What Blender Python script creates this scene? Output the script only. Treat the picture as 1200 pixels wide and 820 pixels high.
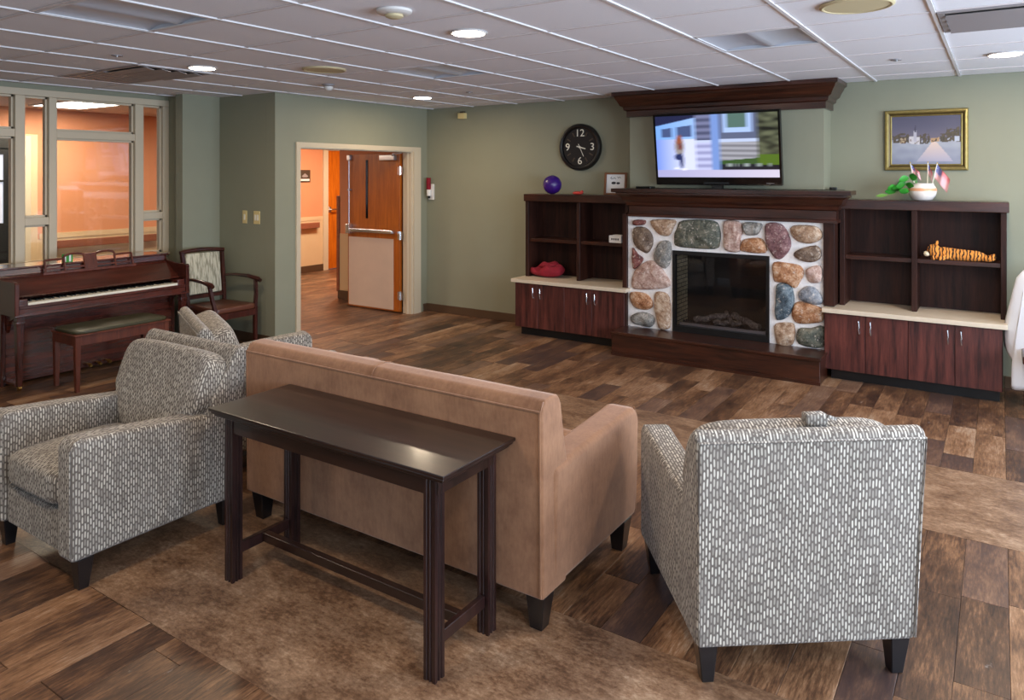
import bpy, bmesh, math, random
from mathutils import Vector, Matrix, noise
random.seed(7)
PI = math.pi
scn = bpy.context.scene
for o in list(bpy.data.objects): bpy.data.objects.remove(o)
COL = scn.collection

# ------------------------------------------------------------------ camera
CAMH, YAW, FPX = 1.761, 0.5866, 860.3
cd = bpy.data.cameras.new('camera'); cam = bpy.data.objects.new('camera', cd); COL.objects.link(cam)
cam.location = (0, 0, CAMH); cam.rotation_euler = (PI/2, 0, YAW)
cd.sensor_width = 36; cd.sensor_fit = 'HORIZONTAL'; cd.lens = FPX/1200*36
cd.shift_x = 0.0; cd.shift_y = (203.6-410)/1200
cd.clip_start = 0.05
scn.camera = cam

# ------------------------------------------------------------------ world, exposure
w = bpy.data.worlds.new('sky'); scn.world = w; w.use_nodes = True
w.node_tree.nodes['Background'].inputs[0].default_value = (0.62, 0.78, 1.0, 1)
w.node_tree.nodes['Background'].inputs[1].default_value = 0.8
vs = scn.view_settings; vs.view_transform = 'Standard'; vs.look = 'None'; vs.gamma = 1; vs.use_curve_mapping = False
vs.exposure = 0.48
scn.cycles.max_bounces = 7; scn.cycles.diffuse_bounces = 4; scn.cycles.glossy_bounces = 3
scn.cycles.transparent_max_bounces = 10; scn.cycles.caustics_reflective = False; scn.cycles.caustics_refractive = False
scn.cycles.sample_clamp_indirect = 3

def area_light(name, loc, direction, sx, sy, power, col, spread=None):
    ld = bpy.data.lights.new(name, 'AREA'); ld.shape = 'RECTANGLE'; ld.size = sx; ld.size_y = sy
    ld.energy = power; ld.color = col
    if spread: ld.spread = spread
    o = bpy.data.objects.new(name, ld); COL.objects.link(o); o.location = loc
    o.rotation_euler = Vector(direction).to_track_quat('-Z', 'Y').to_euler()
    return o
# daylight entering through the real windows of the right and the rear wall
RX, RY = 2.9, -2.3                       # right wall plane, rear wall plane
RWIN = [(0.1, 1.7), (2.3, 3.9), (4.5, 6.1)]     # right-wall windows, Y ranges
BWIN = [(-5.6, -4.2), (-2.6, -0.8), (0.2, 2.0)]  # rear-wall windows, X ranges
DAY = (0.66, 0.81, 1.0)
for (a, b) in RWIN: area_light('daylight', (RX+0.02, (a+b)/2, 1.55), (-1, 0, 0.0), 1.5, b-a-.1, 104, DAY)
for (a, b), pw_ in zip(BWIN, (3, 5, 44)): area_light('daylight', ((a+b)/2, RY-0.02, 1.55), (0, 1, 0.0), b-a-.1, 1.5, pw_, DAY)

# ------------------------------------------------------------------ materials
MATS = {}
def srgb(r, g, b):
    f = lambda c: (c/255/12.92) if c/255 <= .04045 else ((c/255+.055)/1.055)**2.4
    return (f(r), f(g), f(b), 1)
class NT:
    def __init__(s, name):
        s.m = bpy.data.materials.new(name); s.m.use_nodes = True; s.t = s.m.node_tree
        s.b = s.t.nodes['Principled BSDF']; s.o = s.t.nodes['Material Output']
        MATS[name] = s.m
    def n(s, typ, **kw):
        nd = s.t.nodes.new(typ)
        for k, v in kw.items():
            if k.startswith('i_'): 
                key = k[2:]; key = int(key) if key.isdigit() else key.replace('_', ' ')
                s.link_or(nd.inputs[key], v)
            else: setattr(nd, k, v)
        return nd
    def link_or(s, inp, v):
        if isinstance(v, bpy.types.NodeSocket): s.t.links.new(v, inp)
        else: inp.default_value = v
    def set(s, **kw):
        for k, v in kw.items(): s.link_or(s.b.inputs[k.replace('_', ' ')], v)
        return s
    def math(s, op, a, b=0.0, c=None, clamp=False):
        nd = s.t.nodes.new('ShaderNodeMath'); nd.operation = op; nd.use_clamp = clamp
        s.link_or(nd.inputs[0], a); s.link_or(nd.inputs[1], b)
        if c is not None: s.link_or(nd.inputs[2], c)
        return nd.outputs[0]
    def coord(s, kind='Object', scale=(1,1,1), loc=(0,0,0), rot=(0,0,0)):
        tc = s.n('ShaderNodeTexCoord'); mp = s.n('ShaderNodeMapping')
        s.t.links.new(tc.outputs[kind], mp.inputs[0]); mp.inputs[1].default_value = loc
        mp.inputs[2].default_value = rot; mp.inputs[3].default_value = scale
        return mp.outputs[0]
    def noise(s, vec, scale, detail=4, rough=.55):
        nd = s.n('ShaderNodeTexNoise'); s.t.links.new(vec, nd.inputs['Vector'])
        nd.inputs['Scale'].default_value = scale; nd.inputs['Detail'].default_value = detail; nd.inputs['Roughness'].default_value = rough
        return nd.outputs['Fac']
    def ramp(s, fac, stops, interp='LINEAR'):
        nd = s.n('ShaderNodeValToRGB'); s.t.links.new(fac, nd.inputs[0]); cr = nd.color_ramp; cr.interpolation = interp
        while len(cr.elements) < len(stops): cr.elements.new(0.5)
        for e, (p, c) in zip(cr.elements, stops): e.position = p; e.color = c
        return nd.outputs[0]
    def mix(s, fac, a, b, blend='MIX'):
        nd = s.n('ShaderNodeMix'); nd.data_type = 'RGBA'; nd.blend_type = blend
        s.link_or(nd.inputs[0], fac); s.link_or(nd.inputs[6], a); s.link_or(nd.inputs[7], b)
        return nd.outputs[2]
    def bump(s, h, strength=.3, dist=.01):
        nd = s.n('ShaderNodeBump'); s.t.links.new(h, nd.inputs['Height']); nd.inputs['Strength'].default_value = strength
        nd.inputs['Distance'].default_value = dist; s.t.links.new(nd.outputs[0], s.b.inputs['Normal']); return s

def plain(name, col, rough=.5, metal=0, nz=.0, nscale=8, emit=None, spec=None, coat=0):
    t = NT(name)
    if nz:
        f = t.noise(t.coord(), nscale, 5)
        t.set(Base_Color=t.ramp(f, [(.3, tuple(c*(1-nz) for c in col[:3])+(1,)), (.7, tuple(min(1, c*(1+nz)) for c in col[:3])+(1,))]))
        t.bump(f, .1, .004)
    else: t.set(Base_Color=col)
    t.set(Roughness=rough, Metallic=metal)
    if spec is not None: t.set(Specular_IOR_Level=spec)
    if coat: t.set(Coat_Weight=coat, Coat_Roughness=.12)
    if emit: t.set(Emission_Color=emit[0], Emission_Strength=emit[1])
    return t.m
def wood(name, c1, c2, rough=.35, axis='Z', coat=.0, scale=1.0, contrast=1.0, rnd=False, spec=None):
    t = NT(name)
    sc = {'X': (1.2, 14, 14), 'Y': (14, 1.2, 14), 'Z': (14, 14, 1.2)}[axis]
    v = t.coord('Object', tuple(s_*scale for s_ in sc))
    if rnd:
        oi = t.n('ShaderNodeObjectInfo'); cm = t.n('ShaderNodeCombineXYZ')
        k = t.math('MULTIPLY', oi.outputs['Random'], 37.0)
        for i in range(3): t.t.links.new(k, cm.inputs[i])
        va = t.n('ShaderNodeVectorMath'); va.operation = 'ADD'; t.t.links.new(v, va.inputs[0]); t.t.links.new(cm.outputs[0], va.inputs[1]); v = va.outputs[0]
    f = t.noise(v, 1.6, 6, .62); g = t.noise(v, 7, 3, .6)
    h = t.math('ADD', t.math('MULTIPLY', f, .75), t.math('MULTIPLY', g, .25))
    t.set(Base_Color=t.ramp(h, [(.36, c1), (.64, c2)]), Roughness=rough)
    t.bump(h, .06, .003)
    if spec is not None: t.set(Specular_IOR_Level=spec)
    if coat: t.set(Coat_Weight=coat, Coat_Roughness=.22)
    return t.m

# painted walls: faint roller mottle
plain('wall_paint', srgb(141, 140, 119), .62, nz=.03, nscale=2.2)
plain('ceiling_paint', srgb(222, 212, 210), .9, nz=.02, nscale=60)
plain('grid_paint', srgb(226, 222, 222), .55)
plain('tile_paint', srgb(240, 238, 242), .95, nz=.03, nscale=140)
plain('orange_wall', srgb(206, 138, 98), .7, nz=.03, nscale=2)
plain('cream_wall', srgb(206, 178, 140), .6, nz=.03, nscale=3)
plain('frame_paint', srgb(204, 188, 162), .45)
plain('white_paint', srgb(228, 228, 228), .5)
plain('baseboard_brown', srgb(84, 62, 44), .4)
plain('black', srgb(14, 13, 14), .35)
plain('black_matte', srgb(18, 17, 17), .8)
plain('black_gloss', srgb(8, 8, 10), .12)
plain('leg_black', srgb(22, 20, 22), .28, coat=.3)
plain('chrome', (.75, .75, .76, 1), .22, 1)
plain('steel', (.55, .56, .58, 1), .35, 1)
plain('brass', srgb(190, 150, 80), .3, 1)
plain('gold_frame', srgb(165, 145, 88), .35, .7, nz=.15, nscale=30)
plain('gold_dark', srgb(88, 72, 40), .4, .5)
plain('ivory', srgb(238, 232, 214), .25)
plain('laminate', srgb(214, 196, 172), .35, nz=.03, nscale=40)
plain('kick_plate', srgb(205, 180, 160), .45, nz=.03, nscale=6)
plain('beige_grille', srgb(206, 190, 150), .7)
plain('white_plastic', srgb(225, 220, 214), .4)
plain('yellow_plastic', srgb(222, 200, 140), .45)
plain('vent_metal', srgb(150, 142, 142), .5, .1)
plain('vent_dark', srgb(30, 24, 22), .8)
plain('troffer_metal', srgb(206, 208, 216), .4, .15)
plain('purple', srgb(56, 20, 112), .3)
plain('red_cloth', srgb(130, 8, 30), .85, nz=.2, nscale=20)
plain('red_plastic', srgb(200, 60, 50), .4)
plain('paper', srgb(228, 226, 224), .7)
plain('ink', srgb(40, 40, 48), .7)
plain('brown_frame', srgb(120, 74, 42), .45)
plain('ceramic', srgb(232, 222, 214), .2, nz=.03, nscale=9)
plain('peach', srgb(222, 160, 120), .4)
plain('leaf', srgb(52, 140, 44), .4, nz=.3, nscale=20)
plain('leaf_pale', srgb(120, 165, 70), .4, nz=.2, nscale=20)
plain('soil', srgb(50, 36, 26), .95, nz=.3, nscale=60)
plain('gold_tip', srgb(200, 170, 80), .3, .8)
plain('bench_pad', srgb(62, 60, 40), .35, nz=.1, nscale=14)
plain('seat_leather', srgb(92, 50, 34), .4, nz=.12, nscale=9)
plain('ember', srgb(34, 34, 38), .6, nz=.5, nscale=30)
plain('lamp_lens', (1, .93, .82, 1), .5, emit=((1, .90, .74, 1), 12))
plain('tube_lens', (1, .95, .9, 1), .5, emit=((1, .93, .82, 1), 9))
plain('day_glass', (.5, .5, .6, 1), .5, emit=((.72, .80, 1, 1), .32))
plain('mortar', srgb(240, 234, 230), .9, nz=.08, nscale=50)
plain('plush_white', srgb(232, 214, 180), .95)
plain('skin_tone', srgb(200, 150, 120), .6)
plain('plaque', srgb(70, 54, 40), .5)
wood('dark_wood', srgb(28, 11, 7), srgb(72, 34, 20), .28, 'X', coat=.25)
wood('dark_wood_upright', srgb(30, 13, 9), srgb(62, 32, 22), .5, 'Z', spec=.25)
wood('door_laminate', srgb(40, 16, 16), srgb(106, 54, 46), .36, 'Z', rnd=True, coat=.1)
wood('console_wood', srgb(20, 10, 8), srgb(46, 27, 21), .3, 'X', coat=.35); MATS['console_wood'].node_tree.nodes['Principled BSDF'].inputs['Coat Roughness'].default_value = .12
wood('console_leg_wood', srgb(22, 10, 10), srgb(50, 28, 26), .3, 'Z', coat=.3)
wood('piano_wood', srgb(48, 17, 12), srgb(94, 40, 27), .2, 'Y', coat=1.0)
wood('piano_upright', srgb(46, 16, 12), srgb(88, 38, 26), .22, 'Z', coat=.4)
wood('bench_wood', srgb(70, 30, 22), srgb(112, 56, 38), .3, 'Z', coat=.3)
wood('chair_wood', srgb(40, 14, 10), srgb(76, 32, 22), .28, 'Z', coat=.3)
wood('door_wood', srgb(176, 84, 12), srgb(214, 120, 26), .35, 'Z', contrast=.5)
wood('leaf_wood', srgb(150, 74, 16), srgb(186, 100, 26), .35, 'Z')
wood('rail_wood', srgb(120, 70, 50), srgb(150, 90, 64), .4, 'Y')

def plank_mat():
    t = NT('plank_wood'); oi = t.n('ShaderNodeObjectInfo'); r = oi.outputs['Random']
    tc = t.n('ShaderNodeTexCoord'); mp = t.n('ShaderNodeMapping'); t.t.links.new(tc.outputs['UV'], mp.inputs[0])
    cm = t.n('ShaderNodeCombineXYZ'); t.t.links.new(t.math('MULTIPLY', r, 91.0), cm.inputs[0]); t.t.links.new(t.math('MULTIPLY', r, 53.0), cm.inputs[1])
    t.t.links.new(cm.outputs[0], mp.inputs[1])
    v = mp.outputs[0]
    s1 = t.n('ShaderNodeMapping'); t.t.links.new(v, s1.inputs[0]); s1.inputs[3].default_value = (48, 5.5, 1)
    s2 = t.n('ShaderNodeMapping'); t.t.links.new(v, s2.inputs[0]); s2.inputs[3].default_value = (7, 2.2, 1)
    grain = t.noise(s1.outputs[0], 1.8, 10, .78); patch = t.noise(s2.outputs[0], 1.0, 4, .6)
    base = t.math('ADD', t.math('MULTIPLY', r, .26), t.math('ADD', t.math('MULTIPLY', patch, .8), t.math('MULTIPLY', grain, 1.05)))
    base = t.math('SUBTRACT', base, .585)
    c = t.ramp(base, [(.20, srgb(44, 28, 22)), (.38, srgb(82, 56, 40)), (.5, srgb(116, 82, 57)), (.62, srgb(146, 108, 78)), (.80, srgb(178, 152, 128))])
    # worn whitish flecks and grey weathering belong to the print of the plank
    fl = t.n('ShaderNodeMapping'); t.t.links.new(v, fl.inputs[0]); fl.inputs[3].default_value = (18, 7, 1)
    fk = t.ramp(t.noise(fl.outputs[0], 1.3, 5, .65), [(.66, (0, 0, 0, 1)), (.74, (1, 1, 1, 1))])
    c = t.mix(t.math('MULTIPLY', fk, .45), c, srgb(178, 172, 168))
    r2 = t.math('FRACT', t.math('MULTIPLY', r, 17.3))
    c = t.mix(t.math('MULTIPLY', t.math('GREATER_THAN', r2, .8), .4), c, srgb(84, 68, 66))
    t.set(Base_Color=c, Roughness=t.math('ADD', t.math('MULTIPLY', grain, .2), .30)); t.bump(grain, .12, .002)
    t.set(Specular_IOR_Level=.45)
plank_mat()
def mottle_mat():
    t = NT('mottled_vinyl'); v = t.coord('Object', (1, 1.6, 1))
    a = t.noise(v, 3.6, 12, .78); b = t.noise(v, 34, 8, .78)
    h = t.math('ADD', t.math('MULTIPLY', a, .6), t.math('MULTIPLY', b, .4))
    t.set(Base_Color=t.ramp(h, [(.36, srgb(66, 45, 34)), (.46, srgb(112, 82, 60)), (.54, srgb(146, 114, 88)), (.66, srgb(190, 162, 134))]), Roughness=.38)
    t.bump(b, .1, .002)
mottle_mat()
def dash_fabric():
    t = NT('dash_fabric'); tc = t.n('ShaderNodeTexCoord'); sp = t.n('ShaderNodeSeparateXYZ')
    # slight wobble so that the woven columns are not ruler straight
    nz = t.n('ShaderNodeTexNoise'); t.t.links.new(tc.outputs['UV'], nz.inputs['Vector']); nz.inputs['Scale'].default_value = 9
    wob = t.math('MULTIPLY', t.math('SUBTRACT', nz.outputs['Fac'], .5), .008)
    t.t.links.new(tc.outputs['UV'], sp.inputs[0])
    PX, PY = .0116, .034
    u = t.math('DIVIDE', t.math('ADD', sp.outputs[0], wob), PX); cu = t.math('FLOOR', u); fu = t.math('SUBTRACT', u, cu)
    wn = t.n('ShaderNodeTexWhiteNoise'); wn.noise_dimensions = '1D'; t.t.links.new(cu, wn.inputs['W'])
    off = t.math('ADD', t.math('MULTIPLY', cu, .5), t.math('MULTIPLY', wn.outputs['Value'], .42))
    v = t.math('ADD', t.math('DIVIDE', sp.outputs[1], PY), off); cv = t.math('FLOOR', v); fv = t.math('SUBTRACT', v, cv)
    cmb = t.n('ShaderNodeCombineXYZ'); t.t.links.new(cu, cmb.inputs[0]); t.t.links.new(cv, cmb.inputs[1])
    w2 = t.n('ShaderNodeTexWhiteNoise'); w2.noise_dimensions = '2D'; t.t.links.new(cmb.outputs[0], w2.inputs['Vector'])
    rx = t.math('DIVIDE', t.math('ABSOLUTE', t.math('SUBTRACT', fu, .5)), .27)
    ry = t.math('DIVIDE', t.math('ABSOLUTE', t.math('SUBTRACT', fv, .5)), .40)
    d = t.math('ADD', t.math('POWER', rx, 3.0), t.math('POWER', ry, 5.0))
    mask = t.math('SUBTRACT', 1.35, d, clamp=True)
    mask = t.math('MULTIPLY', mask, t.math('ADD', t.math('MULTIPLY', w2.outputs['Value'], .75), .28, clamp=True), clamp=True)
    fine = t.noise(t.coord('UV', (1, 1, 1)), 420, 2)
    ground = t.ramp(t.noise(t.coord('UV', (1, 1, 1)), 5, 3), [(.3, srgb(92, 83, 75)), (.7, srgb(108, 99, 92))])
    c = t.mix(mask, ground, srgb(206, 198, 184))
    t.set(Base_Color=c, Roughness=.88, Sheen_Weight=.15); t.bump(t.math('ADD', mask, t.math('MULTIPLY', fine, .4)), .25, .003)
dash_fabric()
def suede():
    t = NT('suede'); a = t.noise(t.coord('Object', (1, 1, 1)), 6, 8, .7); b = t.noise(t.coord('Object', (22, 22, 6)), 3, 4, .6)
    h = t.math('ADD', t.math('MULTIPLY', a, .7), t.math('MULTIPLY', b, .3))
    t.set(Base_Color=t.ramp(h, [(.35, srgb(118, 77, 49)), (.65, srgb(158, 113, 80))]), Roughness=.75, Sheen_Weight=.4)
    t.b.inputs['Sheen Tint'].default_value = (1, .8, .7, 1); t.bump(a, .12, .01)
suede()
def stripe_seat():
    t = NT('leaf_stripe_fabric'); v = t.coord('Object', (1, 60, 9)); a = t.noise(v, 1.0, 3, .5)
    t.set(Base_Color=t.ramp(a, [(.4, srgb(150, 142, 120)), (.55, srgb(206, 198, 174))]), Roughness=.9)
stripe_seat()
def stone_mat(nm, c1, c2, c3):
    t = NT(nm); v = t.coord('Object'); a = t.noise(v, 11, 8, .72); b = t.noise(v, 45, 5, .7)
    h = t.math('ADD', t.math('MULTIPLY', a, .6), t.math('MULTIPLY', b, .4))
    c = t.ramp(h, [(.38, c1), (.49, c2), (.60, c3)])
    sp_ = t.noise(v, 26, 3, .8); c = t.mix(t.ramp(sp_, [(.58, (0, 0, 0, 1)), (.66, (.6, .6, .6, 1))]), c, srgb(222, 208, 194))
    t.set(Base_Color=c, Roughness=.6); t.bump(h, .8, .02)
stone_mat('stone_tan', srgb(108, 74, 52), srgb(166, 132, 104), srgb(206, 182, 158))
stone_mat('stone_pink', srgb(128, 88, 74), srgb(182, 148, 134), srgb(216, 192, 178))
stone_mat('stone_orange', srgb(112, 60, 30), srgb(172, 118, 78), srgb(214, 178, 146))
stone_mat('stone_brown', srgb(62, 46, 36), srgb(108, 86, 70), srgb(150, 128, 108))
stone_mat('stone_grey', srgb(68, 66, 66), srgb(116, 112, 106), srgb(166, 160, 152))
stone_mat('stone_green', srgb(44, 46, 38), srgb(86, 88, 76), srgb(132, 126, 108))
stone_mat('stone_slate', srgb(34, 42, 50), srgb(74, 88, 98), srgb(128, 140, 146))
stone_mat('stone_blue', srgb(80, 84, 92), srgb(132, 136, 144), srgb(178, 176, 176))
stone_mat('stone_purple', srgb(66, 38, 40), srgb(116, 76, 78), srgb(160, 124, 120))
stone_mat('stone_red', srgb(60, 26, 24), srgb(112, 56, 50), srgb(150, 100, 84))
stone_mat('log_bark', srgb(46, 40, 38), srgb(96, 86, 82), srgb(150, 140, 134))
def brick_panel():
    t = NT('brick_liner'); v = t.coord('Object', (1, 1, 1), rot=(0, 0, 0))
    sp = t.n('ShaderNodeSeparateXYZ'); t.t.links.new(v, sp.inputs[0]); cm = t.n('ShaderNodeCombineXYZ')
    t.t.links.new(t.math('ADD', sp.outputs[0], sp.outputs[1]), cm.inputs[0]); t.t.links.new(sp.outputs[2], cm.inputs[1])
    br = t.n('ShaderNodeTexBrick'); t.t.links.new(cm.outputs[0], br.inputs['Vector'])
    br.inputs['Color1'].default_value = srgb(226, 210, 166); br.inputs['Color2'].default_value = srgb(200, 184, 144); br.inputs['Mortar'].default_value = srgb(92, 82, 66)
    br.inputs['Scale'].default_value = 1; br.inputs['Brick Width'].default_value = .12; br.inputs['Row Height'].default_value = .04; br.inputs['Mortar Size'].default_value = .004
    t.set(Base_Color=br.outputs[0], Roughness=.9)
brick_panel()
def glassy(name, gl=.10, tint=(1, 1, 1, 1)):
    t = NT(name); t.t.nodes.remove(t.b)
    tr = t.n('ShaderNodeBsdfTransparent'); tr.inputs[0].default_value = tint
    g = t.n('ShaderNodeBsdfGlossy'); g.inputs['Roughness'].default_value = .03
    lw = t.n('ShaderNodeFresnel'); lw.inputs[0].default_value = 1.45
    f = t.math('ADD', t.math('MULTIPLY', lw.outputs[0], 1.0), gl-.04, clamp=True)
    mx = t.n('ShaderNodeMixShader'); t.t.links.new(f, mx.inputs[0]); t.t.links.new(tr.outputs[0], mx.inputs[1]); t.t.links.new(g.outputs[0], mx.inputs[2])
    t.t.links.new(mx.outputs[0], t.o.inputs[0]); return t.m
glassy('glass', .06, (.96, .98, .97, 1)); glassy('fire_glass', .05, (.9, .9, .92, 1))
def attr_mat(name, emit=0, rough=.5):
    t = NT(name); a = t.n('ShaderNodeAttribute', attribute_name='Col')
    if emit: t.set(Base_Color=(0.01, .01, .01, 1), Emission_Color=a.outputs['Color'], Emission_Strength=emit, Roughness=.15)
    else: t.set(Base_Color=a.outputs['Color'], Roughness=rough)
attr_mat('screen', .85); attr_mat('canvas', 0, .5); attr_mat('flag_cloth', 0, .8)
def tiger_mat():
    t = NT('tiger_fur'); v = t.coord('Object', (1, 1, 1)); wv = t.n('ShaderNodeTexWave'); t.t.links.new(v, wv.inputs[0])
    wv.bands_direction = 'X'; wv.inputs['Scale'].default_value = 13; wv.inputs['Distortion'].default_value = 5; wv.inputs['Detail'].default_value = 2; wv.inputs['Detail Scale'].default_value = 2
    f = t.noise(v, 120, 2)
    t.set(Base_Color=t.mix(t.ramp(wv.outputs[1], [(.22, (1, 1, 1, 1)), (.34, (0, 0, 0, 1))]), srgb(214, 136, 56), srgb(34, 22, 16)), Roughness=.95); t.bump(f, .4, .004)
tiger_mat()
def cloth_mat():
    t = NT('white_cloth'); t.set(Base_Color=srgb(236, 238, 244), Roughness=.85); t.b.inputs['Subsurface Weight'].default_value = 0
cloth_mat()

# ------------------------------------------------------------------ mesh helpers
def box_uv(me):
    uv = me.uv_layers.new(name='UVMap') if not me.uv_layers else me.uv_layers[0]
    for p in me.polygons:
        n = p.normal; ax = max(range(3), key=lambda i: abs(n[i]))
        for li in p.loop_indices:
            c = me.vertices[me.loops[li].vertex_index].co
            uv.data[li].uv = (c.y+.37, c.z) if ax == 0 else ((c.x, c.z) if ax == 1 else (c.x, c.y))
def mk(name, bm, mat, parent=None, smooth=None, uv=False, recalc=True):
    me = bpy.data.meshes.new(name)
    if recalc: bmesh.ops.recalc_face_normals(bm, faces=bm.faces)
    bm.to_mesh(me); bm.free()
    me.materials.append(MATS[mat] if isinstance(mat, str) else mat)
    if smooth is not None:
        for p in me.polygons: p.use_smooth = True
        me.set_sharp_from_angle(angle=math.radians(smooth))
    if uv: box_uv(me)
    o = bpy.data.objects.new(name, me); COL.objects.link(o)
    if smooth is not None and smooth <= 50: o.modifiers.new('normals', 'WEIGHTED_NORMAL').keep_sharp = True
    if parent is not None: o.parent = parent
    return o
def empty(name, loc=(0,0,0), rz=0, parent=None):
    o = bpy.data.objects.new(name, None); COL.objects.link(o); o.location = loc; o.rotation_euler = (0, 0, rz); o.empty_display_size = .1
    if parent: o.parent = parent
    return o
def tag(o, label, cat, group=None):
    o['label'] = label; o['category'] = cat
    if group: o['group'] = group
    return o
def struct(o): o['kind'] = 'structure'; return o
def stuff(o): o['kind'] = 'stuff'; return o
def bx(bm, x0, x1, y0, y1, z0, z1, bev=0, seg=1, M=None):
    vs_ = [bm.verts.new(p) for p in [(x0,y0,z0),(x1,y0,z0),(x1,y1,z0),(x0,y1,z0),(x0,y0,z1),(x1,y0,z1),(x1,y1,z1),(x0,y1,z1)]]
    fs = [bm.faces.new([vs_[i] for i in q]) for q in [(0,3,2,1),(4,5,6,7),(0,1,5,4),(1,2,6,5),(2,3,7,6),(3,0,4,7)]]
    if M is not None: bmesh.ops.transform(bm, matrix=M, verts=vs_)
    if bev:
        es = list({e for f in fs for e in f.edges})
        bmesh.ops.bevel(bm, geom=es, offset=bev, segments=seg, affect='EDGES', profile=.5)
    return vs_
def box(name, mat, x0, x1, y0, y1, z0, z1, parent=None, bev=0, seg=1, smooth=None, uv=False, M=None):
    bm = bmesh.new(); bx(bm, x0, x1, y0, y1, z0, z1, bev, seg, M)
    return mk(name, bm, mat, parent, smooth if smooth is not None else (40 if bev and seg > 1 else None), uv)
def prism(bm, poly, a0, a1, axis='X', bev=0, seg=2):
    """poly in the two other axes (order: X->(y,z), Y->(x,z), Z->(x,y)) extruded from a0 to a1"""
    def P(p, a): return (a, p[0], p[1]) if axis == 'X' else ((p[0], a, p[1]) if axis == 'Y' else (p[0], p[1], a))
    A = [bm.verts.new(P(p, a0)) for p in poly]; B = [bm.verts.new(P(p, a1)) for p in poly]; n = len(poly)
    fs = [bm.faces.new(A), bm.faces.new(B[::-1])] + [bm.faces.new((A[i], B[i], B[(i+1) % n], A[(i+1) % n])) for i in range(n)]
    bmesh.ops.recalc_face_normals(bm, faces=fs)
    if bev: bmesh.ops.bevel(bm, geom=list({e for f in fs for e in f.edges}), offset=bev, segments=seg, affect='EDGES', profile=.5)
    return A+B
def cyl(bm, c, r, h, n=24, axis='Z', r2=None, cap=True):
    r2 = r if r2 is None else r2
    M = Matrix.Translation(Vector(c)) @ {'Z': Matrix(), 'X': Matrix.Rotation(PI/2, 4, 'Y'), 'Y': Matrix.Rotation(-PI/2, 4, 'X')}[axis] @ Matrix.Translation((0, 0, h/2))
    bmesh.ops.create_cone(bm, cap_ends=cap, segments=n, radius1=max(r, 1e-5), radius2=max(r2, 1e-5), depth=h, matrix=M)
def lathe(bm, prof, n=32, c=(0,0,0)):
    rings = []
    for (r, z) in prof:
        rings.append([bm.verts.new((c[0]+r*math.cos(2*PI*k/n), c[1]+r*math.sin(2*PI*k/n), c[2]+z)) for k in range(n)])
    for i in range(len(prof)-1):
        for k in range(n): bm.faces.new((rings[i][k], rings[i][(k+1) % n], rings[i+1][(k+1) % n], rings[i+1][k]))
    bm.faces.new(rings[0][::-1]); bm.faces.new(rings[-1])
def tube(bm, pts, rad, n=8, closed=False):
    pts = [Vector(p) for p in pts]; R = rad if isinstance(rad, (list, tuple)) else [rad]*len(pts); rings = []
    N = len(pts); up = Vector((0, 0, 1))
    for i, p in enumerate(pts):
        a = pts[(i-1) % N] if (closed or i > 0) else p; b = pts[(i+1) % N] if (closed or i < N-1) else p
        t = (b-a).normalized(); u = up if abs(t.z) < .95 else Vector((1, 0, 0))
        s = t.cross(u).normalized(); q = s.cross(t).normalized()
        rings.append([bm.verts.new(p+(s*math.cos(2*PI*k/n)+q*math.sin(2*PI*k/n))*R[i]) for k in range(n)])
    for i in range(N if closed else N-1):
        A = rings[i]; B = rings[(i+1) % N]
        for k in range(n): bm.faces.new((A[k], A[(k+1) % n], B[(k+1) % n], B[k]))
    if not closed: bm.faces.new(rings[0][::-1]); bm.faces.new(rings[-1])
def bar(bm, a, b, w, h, roll=Vector((0,0,1))):
    a = Vector(a); b = Vector(b); t = (b-a).normalized(); u = roll if abs(t.dot(roll)) < .95 else Vector((1, 0, 0))
    s = t.cross(u).normalized(); q = s.cross(t).normalized()
    A = [bm.verts.new(p+s*x*w/2+q*y*h/2) for p in (a, b) for x, y in ((-1,-1),(1,-1),(1,1),(-1,1))]
    for f in [(0,1,2,3),(7,6,5,4),(0,4,5,1),(1,5,6,2),(2,6,7,3),(3,7,4,0)]: bm.faces.new([A[i] for i in f])
def taper_leg(bm, x, y, z0, z1, top, bot, dx=0, dy=0):
    vs_ = []
    for z, s, ox, oy in ((z0, bot/2, dx, dy), (z1, top/2, 0, 0)):
        vs_ += [bm.verts.new((x+ox+a*s, y+oy+b*s, z)) for a, b in ((-1,-1),(1,-1),(1,1),(-1,1))]
    fs = [bm.faces.new([vs_[i] for i in q]) for q in [(0,3,2,1),(4,5,6,7),(0,1,5,4),(1,2,6,5),(2,3,7,6),(3,0,4,7)]]
    bmesh.ops.bevel(bm, geom=list({e for f in fs for e in f.edges}), offset=.003, segments=1, affect='EDGES')
def puff(bm, cx, cy, cz, sx, sy, sz, e=.35, n=10, bulge=.0):
    """rounded, slightly crowned cushion; full sizes sx, sy, sz"""
    tb_ = bmesh.new(); bmesh.ops.create_cube(tb_, size=2)
    bmesh.ops.subdivide_edges(tb_, edges=tb_.edges[:], cuts=n, use_grid_fill=True)
    for v in tb_.verts:
        p = v.co.copy(); k = 2/e
        L = (abs(p.x)**k+abs(p.y)**k+abs(p.z)**k)**(1/k)
        q = p/L*1.0
        f = (1-p.x*p.x)*(1-p.y*p.y) if abs(p.z) > .9 else 0
        v.co = Vector((cx+q.x*sx/2, cy+q.y*sy/2, cz+q.z*sz/2+(bulge*f if p.z > 0 else 0)))
    tb_.verts.index_update(); nv = [bm.verts.new(v.co) for v in tb_.verts]
    for f in tb_.faces: bm.faces.new([nv[v.index] for v in f.verts])
    tb_.free(); return nv
def copy_tree(o, parent=None):
    c = o.copy(); COL.objects.link(c)
    if parent is not None: c.parent = parent
    for ch in list(o.children): copy_tree(ch, c)
    return c
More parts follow.
